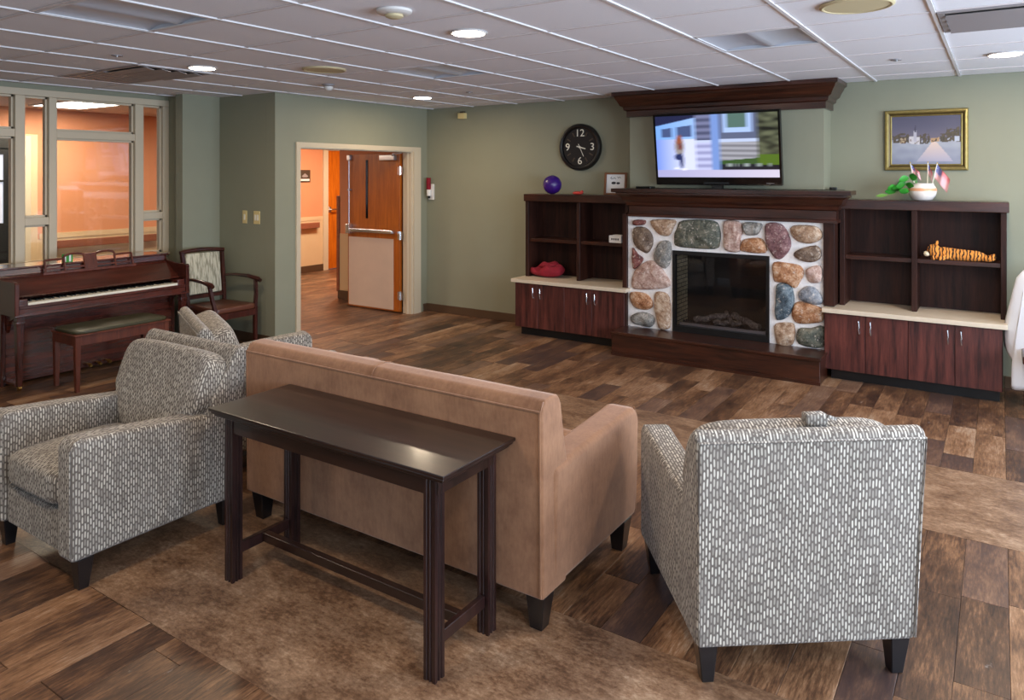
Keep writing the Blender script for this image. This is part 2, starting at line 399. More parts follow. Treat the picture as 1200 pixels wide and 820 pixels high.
def text_bm(txt, size, depth=.002):
    cu = bpy.data.curves.new('t', 'FONT'); cu.body = txt; cu.size = size; cu.align_x = 'CENTER'; cu.align_y = 'CENTER'; cu.extrude = depth; cu.resolution_u = 3
    o = bpy.data.objects.new('t', cu); COL.objects.link(o); dg = bpy.context.evaluated_depsgraph_get()
    me = bpy.data.meshes.new_from_object(o.evaluated_get(dg)); bm = bmesh.new(); bm.from_mesh(me)
    bpy.data.objects.remove(o); bpy.data.meshes.remove(me); bpy.data.curves.remove(cu); return bm
FACE_BACKWALL = Matrix.Rotation(PI/2, 4, 'X')         # text lying in XY stands up facing -Y

# ------------------------------------------------------------------ room dimensions
CE = 2.59; WY = 7.272; TW = .6405; OX = -1.56408; OY = 1.7603
DX = -6.15                    # door wall
CY = 4.893                    # column front face
NX = -7.07                    # recess wall
WX = -7.45                    # glazed wall
PLX = 0.03

# ---- floor
FZ = -0.006
floor = struct(box('floor', 'black_matte', -10.6, RX+.2, RY-.2, 12.2, -.12, FZ))
BAND = (-5.85, 2.2, 1.615, 5.10); INNER = (-4.92, 1.27, 2.56, 4.165)
def strip(x0, x1, y0, y1):
    o = box('mottled_floor_strip', 'mottled_vinyl', x0, x1, y0, y1, FZ, 0, floor)
strip(BAND[0], BAND[1], BAND[2], INNER[2]); strip(BAND[0], BAND[1], INNER[3], BAND[3])
strip(BAND[0], INNER[0], INNER[2]+.001, INNER[3]-.001); strip(INNER[1], BAND[1], INNER[2]+.001, INNER[3]-.001)
PW, PG = .165, .0012
pl_cache = {}; far_bm = bmesh.new(); npl = 0
def in_view(x, y):
    rt = x*math.cos(YAW)+y*math.sin(YAW); fw = -x*math.sin(YAW)+y*math.cos(YAW)
    if fw < .6: return False
    return -620 < rt/fw*FPX < 620 and (CAMH/fw*FPX) < 640
def plank_mesh(w_, l_):
    k = (round(w_, 3), round(l_, 2))
    if k not in pl_cache:
        bm = bmesh.new(); b = .0016
        lo = [bm.verts.new((sx*(w_/2-PG/2), sy*(l_/2-PG/2), 0)) for sx, sy in ((-1,-1),(1,-1),(1,1),(-1,1))]
        mi = [bm.verts.new((v.co.x, v.co.y, .0045)) for v in lo]; hi = [bm.verts.new((v.co.x-math.copysign(b, v.co.x), v.co.y-math.copysign(b, v.co.y), .006)) for v in lo]
        for A, B in ((lo, mi), (mi, hi)):
            for i in range(4): bm.faces.new((A[i], A[(i+1) % 4], B[(i+1) % 4], B[i]))
        bm.faces.new(hi)
        me = bpy.data.meshes.new('floor_plank'); bm.to_mesh(me); bm.free(); me.materials.append(MATS['plank_wood']); box_uv(me); pl_cache[k] = me
    return pl_cache[k]
def planks(x0, x1, y0, y1, near=True):
    global npl
    i0 = math.floor((x0-PLX)/PW); i1 = math.ceil((x1-PLX)/PW)
    for i in range(i0, i1):
        a = max(x0, PLX+i*PW); b = min(x1, PLX+(i+1)*PW)
        if b-a < .02: continue
        rr = random.Random(i*131+int(y0*10)); y = y0-rr.random()*.9
        while y < y1:
            L = rr.choice([.62, .78, .92, 1.05]); c0 = max(y, y0); c1 = min(y+L, y1); y += L
            if c1-c0 < .03: continue
            if in_view((a+b)/2, (c0+c1)/2) and npl < 296:
                o = bpy.data.objects.new('floor_plank', plank_mesh(b-a, c1-c0)); COL.objects.link(o)
                o.location = ((a+b)/2, (c0+c1)/2, FZ); o.parent = floor; npl += 1
            else: bx(far_bm, a+PG/2, b-PG/2, c0+PG/2, c1-PG/2, FZ, 0)
planks(-4.92, 1.27, 2.56, 4.165); planks(-6.1, RX, 5.10, WY); planks(-5.2, 2.2, RY, 1.615)
planks(-7.45, -5.85, 1.615, 5.10); planks(DX-.16, -6.1, 5.10, WY); planks(-9.4, DX-.16, 5.2, 9.6); planks(-10.3, -9.4, 7.5, 11)
planks(2.2, RX, 1.615, 5.10); planks(-7.45, -5.2, RY, 1.615)
stuff(mk('plank_field', far_bm, 'plank_wood', floor, uv=True))

# ---- ceiling with its tiles and grid
ceil = struct(box('ceiling', 'ceiling_paint', -7.6, RX+.2, RY-.2, WY+.1, CE+.03, CE+.12))
special = {(-4,0):'t', (-4,4):'t', (0,4):'t', (-8,2):'v2', (-7,2):'v2', (2,4):'v'}
tile_me = {}
def ceiling_tile(x0, x1, y0, y1):
    k = (round(x1-x0, 3), round(y1-y0, 3))
    if k not in tile_me:
        bm = bmesh.new(); a, b = k[0]/2-.0125, k[1]/2-.0125; bx(bm, -a, a, -b, b, 0, .014)
        me = bpy.data.meshes.new('ceiling_tile'); bmesh.ops.recalc_face_normals(bm, faces=bm.faces); bm.to_mesh(me); bm.free(); me.materials.append(MATS['tile_paint']); tile_me[k] = me
    o = bpy.data.objects.new('ceiling_tile', tile_me[k]); COL.objects.link(o); o.parent = ceil; o.location = ((x0+x1)/2, (y0+y1)/2, CE+.002)
xs = [OX+TW*i for i in range(-9, 8)]; ys = [OY+TW*j for j in range(-6, 9)]
for i in range(-10, 7):
    for j in range(-7, 9):
        x0, x1 = max(OX+TW*i, WX), min(OX+TW*(i+1), RX); y0, y1 = max(OY+TW*j, RY), min(OY+TW*(j+1), WY)
        if x1-x0 < .05 or y1-y0 < .05 or (i, j) in special: continue
        if x1 <= DX-.05 and y0 > CY+.1: continue
        ceiling_tile(x0, x1, y0, y1)
for x in xs:
    if WX < x < RX: box('ceiling_runner', 'grid_paint', x-.010, x+.010, RY, CY+.05 if x < DX-.05 else WY, CE-.006, CE+.004, ceil)
for y in ys:
    if RY < y < WY: box('ceiling_runner', 'ceiling_paint', WX if y < CY else DX, RX, y-.010, y+.010, CE-.003, CE+.003, ceil)
def cell(i, j, ni=1): return OX+TW*i+.014, OX+TW*(i+ni)-.014, OY+TW*j+.014, OY+TW*(j+1)-.014

# ---- walls
def wall(name, mat, *a, parent=None): return struct(box(name, mat, *a))
wall('wall_back', 'wall_paint', DX-.13, RX+.15, WY, WY+.12, 0, CE+.03)
# door wall with opening
dy0, dy1, dz = 5.206, 7.003, 2.04
bm = bmesh.new()
bx(bm, DX-.14, DX, CY, dy0, 0, CE+.03); bx(bm, DX-.14, DX, dy1, WY, 0, CE+.03); bx(bm, DX-.14, DX, dy0, dy1, dz, CE+.03)
struct(mk('wall_left', bm, 'wall_paint'))
wall('wall_column', 'wall_paint', NX-.02, DX-.141, CY, CY+.12, 0, CE+.03)
wall('wall_recess', 'wall_paint', NX-.12, NX, 4.455, CY-.001, 0, CE+.03)
wall('wall_return', 'wall_paint', WX-.10, NX-.121, 4.53, 4.60, 0, CE+.03)
bm = bmesh.new(); SZ = .93
bx(bm, WX-.10, WX, RY, 4.53, 0, SZ); bx(bm, WX-.10, WX, RY, 4.53, 2.545, CE+.03); bx(bm, WX-.10, WX, RY, 1.2, SZ, 2.545)
struct(mk('wall_glazed', bm, 'wall_paint'))
# right and rear walls with windows (beyond the frame)
bm = bmesh.new(); e = [RY]+[v for p in RWIN for v in p]+[WY]
for k in range(0, len(e), 2): bx(bm, RX, RX+.15, e[k], e[k+1], 0, CE+.03)
for a, b in RWIN: bx(bm, RX, RX+.15, a, b, 0, .75); bx(bm, RX, RX+.15, a, b, 2.35, CE+.03)
struct(mk('wall_right', bm, 'wall_paint'))
bm = bmesh.new(); e = [WX-.1]+[v for p in BWIN for v in p]+[RX+.15]
for k in range(0, len(e), 2): bx(bm, e[k], e[k+1], RY-.15, RY, 0, CE+.03)
for a, b in BWIN: bx(bm, a, b, RY-.15, RY, 0, .75); bx(bm, a, b, RY-.15, RY, 2.35, CE+.03)
struct(mk('wall_rear', bm, 'wall_paint'))
wi = 5
for k, (a, b) in enumerate(RWIN+BWIN):
    wn = struct(empty('window_%d' % wi)); wi += 1; side = k < 3
    def B(n, m, u0, u1, t0, t1, z0, z1):
        if side: return box(n, m, RX+t0, RX+t1, u0, u1, z0, z1, wn)
        return box(n, m, u0, u1, RY-t1, RY-t0, z0, z1, wn)
    bmf = bmesh.new()
    for (u0, u1, z0, z1) in ((a, a+.05, .75, 2.35), (b-.05, b, .75, 2.35), (a, b, .75, .80), (a, b, 2.30, 2.35), ((a+b)/2-.02, (a+b)/2+.02, .8, 2.3)):
        if side: bx(bmf, RX+.05, RX+.10, u0, u1, z0, z1)
        else: bx(bmf, u0, u1, RY-.10, RY-.05, z0, z1)
    mk('window_frame', bmf, 'white_paint', wn); B('pane', 'glass', a+.05, b-.05, .07, .076, .8, 2.3)

# baseboards
bi = [0]
def base(name, *a): struct(box(name, 'baseboard_brown', *a, bev=.003))
base('baseboard_back', DX+.001, -4.47, WY-.014, WY, 0, .10)
base('baseboard_right', .03, RX, WY-.014, WY, 0, .10)
base('baseboard_left', DX, DX+.014, CY, dy0-.06, 0, .10); base('baseboard_corner', DX, DX+.014, dy1+.19, WY-.015, 0, .10)
base('baseboard_column', NX+.016, DX+.013, CY-.014, CY, 0, .10); base('baseboard_recess', NX, NX+.014, 4.455, CY-.015, 0, .10)
base('baseboard_glazed', WX, WX+.014, RY, 4.45, 0, .10)

# ---- glazed wall: frame members and panes (window_1..4)
FD = (WX-.11, WX+.015)
def window(n, y0, y1, z0, z1, rails):
    wn = struct(empty('window_%d' % n))
    if True:
        box('window_glass', 'glass', WX-.055, WX-.049, y0, y1, z0, z1, wn)
        for zz in rails:
            r_ = box('transom', 'frame_paint', FD[0]+.02, FD[1]-.003, y0, y1, zz-.036, zz+.036, wn, bev=.003)
        bmq = bmesh.new(); s = .018
        zs = [z0]+sorted(rails)+[z1]
        for k in range(len(zs)-1):
            a = zs[k]+(.036 if k else 0); b = zs[k+1]-(.036 if k < len(zs)-2 else 0)
            for (u0, u1, v0, v1) in ((y0, y0+s, a, b), (y1-s, y1, a, b), (y0, y1, a, a+s), (y0, y1, b-s, b)): bx(bmq, WX-.075, WX-.025, u0, u1, v0, v1)
        mk('glazing_bead', bmq, 'frame_paint', wn)
window(1, 1.9, 3.050, SZ, 2.48, [2.135]); window(2, 3.13, 3.335, SZ, 2.48, [1.32]); window(3, 3.405, 4.160, SZ, 2.48, [2.135]); window(4, 4.25, 4.462, SZ, 2.48, [1.32])
for n, (a, b) in enumerate([(3.050, 3.130), (3.335, 3.405), (4.160, 4.250), (4.462, 4.529), (1.82, 1.9)]):
    struct(box('trim_%d' % (n+1), 'frame_paint', FD[0], FD[1], a, b, SZ, 2.48, bev=.003))
struct(box('trim_6', 'frame_paint', FD[0], FD[1], 1.2, 4.529, 2.481, 2.545, bev=.003))
struct(box('trim_7', 'frame_paint', FD[0], FD[1]+.02, 1.2, 4.529, SZ-.03, SZ-.001, bev=.003))

# ---- doorway casing (steel frame) and the open leaf
dr = struct(empty('door_1'))
bm = bmesh.new(); J = .055
for t in (DX, DX-.16):
    bx(bm, t, t+.02, dy0-J, dy0, 0, dz+J); bx(bm, t, t+.02, dy1, dy1+J, 0, dz+J); bx(bm, t, t+.02, dy0, dy1, dz, dz+J)
bx(bm, DX-.14, DX, dy0, dy0+.012, 0, dz); bx(bm, DX-.14, DX, dy1-.03, dy1, 0, dz); bx(bm, DX-.14, DX, dy0+.012, dy1-.03, dz-.012, dz)
bx(bm, DX-.08, DX-.05, dy1-.045, dy1-.03, 0, dz-.012)
bx(bm, DX, DX+.02, dy1+J, dy1+.13, 0, dz+J)
mk('door_frame', bm, 'frame_paint', dr)
LY = 6.985; LX1 = DX-.17; LX0 = LX1-.92
leaf = box('door_leaf', 'leaf_wood', LX0, LX1, LY-.045, LY, .012, 2.02, dr, bev=.003)
F = LY-.045
box('kick_plate', 'kick_plate', LX0+.02, LX1-.10, F-.004, F, .03, .93, dr, bev=.001)
box('vision_slot', 'black_gloss', -6.905, -6.868, F-.006, F, 1.18, 1.94, dr)
bm = bmesh.new(); bx(bm, LX0+.06, LX1-.08, F-.075, F-.045, 1.00, 1.045, .006, 2); bx(bm, LX0+.03, LX0+.10, F-.08, F, .975, 1.10, .006, 2); bx(bm, LX1-.12, LX1-.07, F-.07, F, 1.0, 1.045, .005, 1)
mk('push_bar', bm, 'chrome', dr, 40)
bm = bmesh.new(); cyl(bm, (LX0+.05, F-.03, 1.1), .007, .86, 8); bx(bm, LX0+.02, LX0+.08, F-.045, F, 1.94, 2.01, .005, 1); bx(bm, LX0+.03, LX0+.07, F-.04, F, 1.54, 1.56)
mk('latch_rod', bm, 'leaf_wood' if False else 'steel', dr, 40)
bm = bmesh.new(); bx(bm, -6.62, -6.36, F-.06, F, 1.93, 2.0, .008, 2); bar(bm, (-6.40, F-.05, 1.99), (-6.28, F-.16, 2.01), .02, .01); bar(bm, (-6.28, F-.16, 2.01), (DX-.12, F-.02, 2.02), .02, .01)
mk('door_closer', bm, 'steel', dr, 40)
for z in (.22, .98, 1.80):
    bm = bmesh.new(); cyl(bm, (LX1+.012, F-.006, z-.055), .014, .11, 10); bx(bm, LX1-.03, LX1+.05, F-.003, F+.003, z-.05, z+.05); mk('hinge', bm, 'chrome', dr, 40)

# ---- hallway beyond
HX = -10.3
wall('wall_hall', 'orange_wall', HX-.12, HX, -.5, 9.25, .92, 2.62); struct(box('wall_hall_lower', 'cream_wall', HX-.12, HX+.004, 4.46, 9.25, 0, .919))
wall('wall_hall_lower_south', 'cream_wall', HX-.12, HX+.004, -.5, 3.2, 0, .919)
bmw = bmesh.new(); bx(bmw, HX-.12, HX, 9.25, 12.1, 2.2, 2.62); bx(bmw, HX-.12, HX, 10.45, 12.1, 0, 2.2)
struct(mk('wall_hall_north', bmw, 'orange_wall'))
wall('wall_hall_end', 'orange_wall', HX-.1, DX-.16, 12.1, 12.2, 0, 2.62); wall('wall_hall_start', 'orange_wall', HX-.1, WX-.12, -.6, -.5, 0, 2.62)
struct(box('ceiling_hall', 'ceiling_paint', HX-.1, WX-.11, -.6, 4.9, 2.60, 2.66)); struct(box('ceiling_hall_north', 'ceiling_paint', HX-.1, DX-.15, 4.901, 12.2, 2.60, 2.66))
wall('wall_hall_side', 'orange_wall', -7.78, DX-.14, 7.30, 7.42, .92, 2.6); wall('wall_hall_side_lower', 'cream_wall', -7.785, DX-.14, 7.295, 7.425, 0, .919)
wall('wall_hall_east', 'orange_wall', -7.78, -7.66, 7.43, 12.1, .0, 2.6)
wall('wall_hall_partition', 'orange_wall', NX-.25, DX-.145, 5.02, 5.08, 0, 2.6)
struct(box('trim_8', 'rail_wood', -7.83, -7.775, 7.285, 7.33, .1, 1.45, bev=.004))
base('baseboard_hall', HX+.004, HX+.02, 4.5, 9.25, 0, .12); base('baseboard_hall_side', -7.80, DX-.15, 7.28, 7.294, 0, .12)
hr = struct(empty('trim_9')); 
bm = bmesh.new(); bx(bm, HX+.06, HX+.10, 4.6, 9.1, .79, .89, .008, 2); mk('handrail', bm, 'rail_wood', hr, 40)
for y in (4.7, 5.9, 7.1, 8.3, 9.0): box('rail_bracket', 'rail_wood', HX, HX+.06, y-.02, y+.02, .81, .86, hr)
box('chair_rail', 'cream_wall', HX, HX+.012, 4.5, 9.25, .92, .99, hr)
d2 = struct(empty('door_2'))
box('door_frame', 'frame_paint', HX-.02, HX+.03, 9.25, 9.36, 0, 2.27, d2); box('door_frame', 'frame_paint', HX-.02, HX+.03, 10.33, 10.44, 0, 2.27, d2); box('door_frame', 'frame_paint', HX-.02, HX+.03, 9.36, 10.33, 2.19, 2.27, d2)
box('door_leaf', 'door_wood', HX-.06, HX-.01, 9.36, 10.33, .01, 2.19, d2)
bm = bmesh.new(); bx(bm, HX-.012, HX, 9.40, 9.46, 1.05, 1.15, .003, 1); cyl(bm, (HX, 9.43, 1.10), .014, .07, 10, 'X'); bx(bm, HX+.05, HX+.075, 9.42, 9.55, 1.09, 1.115, .005, 1); mk('door_handle', bm, 'chrome', d2, 40)
# glazed exterior door seen at the left end of the hall
d3 = struct(empty('door_3'))
bm = bmesh.new(); bx(bm, HX-.03, HX+.05, 3.20, 3.26, 0, 2.2); bx(bm, HX-.03, HX+.05, 4.15, 4.20, 0, 2.2); bx(bm, HX-.03, HX+.05, 3.26, 4.15, 2.08, 2.2); mk('door_frame', bm, 'black', d3)
bm = bmesh.new(); bx(bm, HX-.02, HX+.02, 3.27, 3.40, .01, 2.08); bx(bm, HX-.02, HX+.02, 4.09, 4.145, .01, 2.08); bx(bm, HX-.02, HX+.02, 3.40, 4.09, .01, 1.15); bx(bm, HX-.02, HX+.02, 3.40, 4.09, 2.0, 2.08); bx(bm, HX-.02, HX+.025, 3.40, 4.09, 1.66, 1.685); mk('door_leaf', bm, 'black', d3)
for z0, z1 in ((1.15, 1.66), (1.685, 2.0)): box('daylit_pane', 'day_glass', HX-.005, HX+.005, 3.40, 4.09, z0, z1, d3)
struct(box('trim_10', 'cream_wall', HX-.02, HX+.07, 4.20, 4.455, 0, 2.26, bev=.004)); struct(box('trim_11', 'frame_paint', HX+.07, HX+.11, 4.29, 4.36, 0, 2.24, bev=.004))
wall('wall_hall_west', 'orange_wall', HX-.12, HX-.03, 3.2, 4.46, 0, .919)

# hall light: recessed fluorescent
def hall_light(nm, x, y, sx, sy, label, pw):
    t = empty(nm, (x, y, 2.60)); tag(t, label, 'light')
    box('lens', 'tube_lens', -sx/2, sx/2, -sy/2, sy/2, -.012, -.002, t); bmh = bmesh.new()
    for a in ((-sx/2-.03, -sx/2, -sy/2-.03, sy/2+.03), (sx/2, sx/2+.03, -sy/2-.03, sy/2+.03), (-sx/2, sx/2, -sy/2-.03, -sy/2), (-sx/2, sx/2, sy/2, sy/2+.03)): bx(bmh, a[0], a[1], a[2], a[3], -.016, 0)
    mk('frame', bmh, 'white_paint', t)
    l = area_light('hall_lamp', (x, y, 2.57), (0, 0, -1), sx, sy, pw, (1, .80, .58))
hall_light('ceiling_light', -9.2, 4.47, 1.15, .55, 'fluorescent ceiling light glowing in the hall behind the big glass pane', 42)
hall_light('ceiling_light', -8.7, 8.6, .6, 1.2, 'fluorescent ceiling light in the hall beyond the open orange door', 70)
area_light('hall_lamp', (-8.7, 1.6, 2.57), (0, 0, -1), .6, 1.2, 18, (1, .80, .58))
t = empty('wall_plaque', (HX+.001, 8.83, 1.72)); tag(t, 'small brown room sign with white bottom strip on orange hall wall', 'sign')
box('plate', 'plaque', 0, .012, -.125, .125, -.11, .11, t, bev=.003); box('text_strip', 'paper', .012, .015, -.10, .10, -.085, -.05, t)
bm = bmesh.new(); prism(bm, [(-.07, 0), (0, .05), (.07, 0), (.05, -.02), (-.05, -.02)], .012, .015, 'X'); mk('pictogram', bm, 'vent_metal', t)
t = empty('wall_bracket_light', (HX+.001, 4.60, 1.60)); tag(t, 'small white and brown call station on the hall wall', 'fixture'); box('back_plate', 'brown_frame', 0, .02, -.05, .05, -.13, .13, t); box('handset', 'white_plastic', .02, .05, -.03, .03, -.08, .02, t, bev=.008, seg=2)
t = empty('hand_sanitizer', (HX+.001, 6.32, 1.32)); tag(t, 'grey wall dispenser seen through the narrow right sidelight', 'dispenser'); box('body', 'vent_metal', 0, .10, -.07, .07, -.13, .13, t, bev=.015, seg=2); box('tray', 'black', .02, .11, -.05, .05, -.15, -.125, t)

# ================================================================== fireplace
BX0, BX1, BY = -3.165, -1.30, 6.95
struct(box('wall_chimney', 'wall_paint', BX0, BX1, BY, WY-.001, 1.62, CE+.02))
def crown_rings(bm, x0, x1, yb, yw, prof):
    loops = [[bm.verts.new(p) for p in ((x0-o, yw, z), (x0-o, yb-o, z), (x1+o, yb-o, z), (x1+o, yw, z))] for (o, z) in prof]
    for A, B in zip(loops, loops[1:]):
        for k in range(3): bm.faces.new((A[k], A[k+1], B[k+1], B[k]))
        bm.faces.new((A[3], A[0], B[0], B[3]))
    bm.faces.new(loops[0][::-1]); bm.faces.new(loops[-1])
bm = bmesh.new()
crown_rings(bm, BX0, BX1, BY-.012, WY-.001, [(.0, 2.34), (.022, 2.34), (.022, 2.40), (.045, 2.41), (.05, 2.44), (.075, 2.455), (.09, 2.49), (.112, 2.525), (.118, 2.545), (.138, 2.555), (.138, 2.589)])
struct(mk('trim_12', bm, 'dark_wood'))

fp = empty('fireplace', (-2.19, 6.85, 0)); tag(fp, 'stone faced electric fireplace with dark wood mantel and raised hearth under the television', 'fireplace')
O = Vector((-2.19, 6.85, 0))
def fb(name, mat, x0, x1, y0, y1, z0, z1, **k): return box(name, mat, x0-O.x, x1-O.x, y0-O.y, y1-O.y, z0, z1, fp, **k)
SY = 6.82; HZ = .232
fb('hearth', 'dark_wood', -3.15, -1.245, 6.49, 6.80, 0, HZ-.032, bev=.003); fb('hearth_top', 'dark_wood', -3.155, -1.235, 6.475, 6.86, HZ-.032, HZ, bev=.006, seg=2)
fb('hearth_trim', 'dark_wood', -3.152, -1.24, 6.484, 6.489, .0, .03)
# mortar face around the firebox
OX0, OX1, OZ = -2.652, -1.735, 1.018
bm = bmesh.new()
for a in ((-3.125, OX0, HZ, 1.34), (OX1, -1.275, HZ, 1.34), (OX0, OX1, OZ, 1.34)): bx(bm, a[0]-O.x, a[1]-O.x, SY-O.y, SY+.10-O.y, a[2], a[3])
mk('mortar_face', bm, 'mortar', fp)
# stones: outlines traced in metres on the face
f_, a_ = FPX, YAW
def onY(px, py, y):
    R = Vector((math.cos(a_), math.sin(a_), 0)); Fw = Vector((-math.sin(a_), math.cos(a_), 0)); d = Fw+R*((px-600)/f_)+Vector((0, 0, (203.6-py)/f_)); k = y/d.y
    return d.x*k, CAMH+d.z*k
STONES = [('stone_red', [(743,258),(755,258),(755,262.5),(750,264),(742,263.5)]), ('stone_tan', [(764,258),(790,258),(788,267),(784,275),(777,276),(769,272),(764,264)]),
 ('stone_brown', [(743,268),(755,267),(763,275),(764,286),(758,296),(750,293),(742,283)]), ('stone_grey', [(775,283),(769,290),(766,303),(772,311),(779,314),(785,305),(785,285)]),
 ('stone_red', [(741,291),(747,298),(753,303),(750,309),(743,315),(741,308)]), ('stone_pink', [(761,306),(770,309),(778,320),(784,330),(783,335),(772,338),(744,338),(741,329),(744,318),(752,310)]),
 ('stone_orange', [(739,343),(755,344),(763,352),(763,360),(754,363),(743,359),(738,350)]), ('stone_tan', [(767,346),(775,343),(784,350),(785,379),(781,385),(772,383),(768,366)]),
 ('stone_grey', [(740,370),(752,366),(764,370),(766,377),(761,383),(746,380),(740,376)]), ('stone_green', [(801,259),(834,259),(842,269),(842,283),(837,291),(808,290),(792,287),(791,277),(794,266)]),
 ('stone_pink', [(849,260),(865,260),(870,269),(867,280),(866,294),(850,292),(848,276)]), ('stone_grey', [(873,261),(891,262),(891,268),(886,275),(875,275),(871,268)]),
 ('stone_orange', [(872,281),(888,279),(895,284),(896,296),(869,294),(868,288)]), ('stone_purple', [(898,263),(914,263),(923,274),(926,288),(920,298),(913,303),(906,299),(899,288),(897,275)]),
 ('stone_tan', [(929,265),(953,265),(962,272),(961,280),(950,285),(936,283),(928,275)]), ('stone_brown', [(930,298),(938,292),(955,288),(961,294),(960,303),(950,307),(936,304)]),
 ('stone_orange', [(907,308),(924,309),(937,312),(941,321),(936,331),(931,337),(920,331),(908,330),(906,320)]), ('stone_pink', [(946,315),(961,312),(962,329),(949,331),(945,323)]),
 ('stone_slate', [(911,334),(924,334),(929,343),(930,355),(925,368),(916,374),(909,371),(909,346)]), ('stone_blue', [(936,343),(945,336),(955,338),(962,347),(962,356),(950,356),(938,351)]),
 ('stone_orange', [(931,358),(937,354),(950,357),(963,363),(963,376),(946,379),(934,378),(928,370)]), ('stone_tan', [(909,380),(927,379),(931,386),(930,399),(925,405),(911,403),(908,391)]),
 ('stone_green', [(936,386),(950,385),(964,383),(964,406),(936,403)])]
for si, (mt, poly) in enumerate(STONES):
    P = [onY(x, y, SY-.02) for x, y in poly]; n = len(P); pts = []
    for i in range(n):                                # Catmull-Rom rounding
        p0, p1, p2, p3 = (Vector(P[(i+k-1) % n]) for k in range(4))
        for t_ in (0, .33, .66):
            pts.append(.5*((2*p1)+(-p0+p2)*t_+(2*p0-5*p1+4*p2-p3)*t_*t_+(-p0+3*p1-3*p2+p3)*t_**3))
    c = sum(pts, Vector((0, 0)))/len(pts); bm = bmesh.new(); rings = []
    for s_, d_ in ((1.05, .02), (1.05, -.010), (1.0, -.024), (.86, -.036), (.55, -.043), (.22, -.046)):
        rg = []
        for k, p in enumerate(pts):
            q = c+(p-c)*s_; jz = noise.noise(Vector((q.x*14, q.y*14, si)))*.022 if d_ < 0 else 0
            rg.append(bm.verts.new((q.x-O.x, SY+d_+jz-O.y, q.y)))
        rings.append(rg)
    for A, B in zip(rings, rings[1:]):
        for k in range(len(A)): bm.faces.new((A[k], A[(k+1) % len(A)], B[(k+1) % len(A)], B[k]))
    bm.faces.new(rings[-1])
    o = mk('fieldstone', bm, mt, fp, 50)
# wood surround: pilasters, frieze, mantel
for a, b in ((-3.175, -3.126), (-1.274, -1.185)): fb('pilaster', 'dark_wood_upright', a, b, 6.79, 7.0, HZ if a < -2 else .62, 1.36, bev=.002)
bm = bmesh.new(); crown_rings(bm, -3.10-O.x, -1.17-O.x, 6.785-O.y, 6.93-O.y, [(0, 1.335), (.012, 1.335), (.012, 1.36), (.0, 1.365), (.0, 1.44), (.018, 1.45), (.022, 1.475), (.05, 1.50), (.065, 1.535), (.10, 1.56), (.10, 1.575), (.135, 1.58), (.135, 1.615)])
mk('mantel', bm, 'dark_wood', fp)
bm = bmesh.new(); bx(bm, -3.17-O.x, -1.18-O.x, 6.93-O.y, WY-.003-O.y, 1.54, 1.615); mk('mantel_shelf', bm, 'dark_wood', fp)
# firebox
fx = fb('firebox', 'black_matte', OX0, OX1, 7.18, 7.2, HZ, OZ)
bm = bmesh.new()
for a in ((OX0, OX0+.01), (OX1-.01, OX1)): bx(bm, a[0]-O.x, a[1]-O.x, SY+.04-O.y, 7.18-O.y, HZ, OZ)
bx(bm, OX0-O.x, OX1-O.x, SY+.04-O.y, 7.18-O.y, OZ-.01, OZ); bx(bm, OX0-O.x, OX1-O.x, SY+.04-O.y, 7.18-O.y, HZ, HZ+.05); mk('firebox_shell', bm, 'black_matte', fp)
box('brick_liner', 'brick_liner', OX0+.012-O.x, OX0+.02-O.x, SY+.05-O.y, 7.17-O.y, HZ+.05, OZ-.012, fx); box('brick_liner', 'brick_liner', OX1-.02-O.x, OX1-.012-O.x, SY+.05-O.y, 7.17-O.y, HZ+.05, OZ-.012, fx)
for ch in fx.children: pass
bm = bmesh.new(); q = .028
for a in ((OX0, OX0+q, HZ+.001, OZ), (OX1-q, OX1, HZ+.001, OZ), (OX0+q, OX1-q, OZ-q-.01, OZ), (OX0+q, OX1-q, HZ+.001, HZ+.06)): bx(bm, a[0]-O.x, a[1]-O.x, SY-.012-O.y, SY+.04-O.y, a[2], a[3])
mk('firebox_frame', bm, 'black', fp)
fb('fire_screen', 'fire_glass', OX0+q, OX1-q, SY+.012, SY+.016, HZ+.06, OZ-q-.01)
def log(name, a, b, r, parent):
    bm = bmesh.new(); a = Vector(a); b = Vector(b); N = 9
    pts = [a.lerp(b, i/(N-1))+Vector((0, 0, .008*math.sin(i*1.7))) for i in range(N)]; tube(bm, pts, [r*(1+.12*math.sin(i*2.3)) for i in range(N)], 10)
    mk(name, bm, 'log_bark', parent, 50)
lz = HZ+.10
log('log', (-.30, .12, lz), (.02, .18, lz+.075), .028, fp); log('log', (.05, .20, lz+.07), (.33, .10, lz), .032, fp); log('log', (-.10, .10, lz+.0), (.16, .12, lz+.02), .024, fp); log('log', (-.02, .22, lz+.09), (.10, .05, lz+.01), .018, fp)
bm = bmesh.new()
rr = random.Random(3)
for k in range(170):
    x = rr.uniform(-.42, .42); y = rr.uniform(.03, .20); z = HZ+.06+rr.random()*.022; s = rr.uniform(.008, .018)
    bmesh.ops.create_icosphere(bm, subdivisions=1, radius=s, matrix=Matrix.Translation((x, y, z)) @ Matrix.Rotation(rr.random()*6, 4, 'Z') @ Matrix.Diagonal((1, .7, .8, 1)))
stuff(mk('ember_bed', bm, 'ember', fp))
fb('ember_tray', 'vent_metal', OX0+.05, OX1-.05, 6.865, 6.88, HZ+.05, HZ+.085)

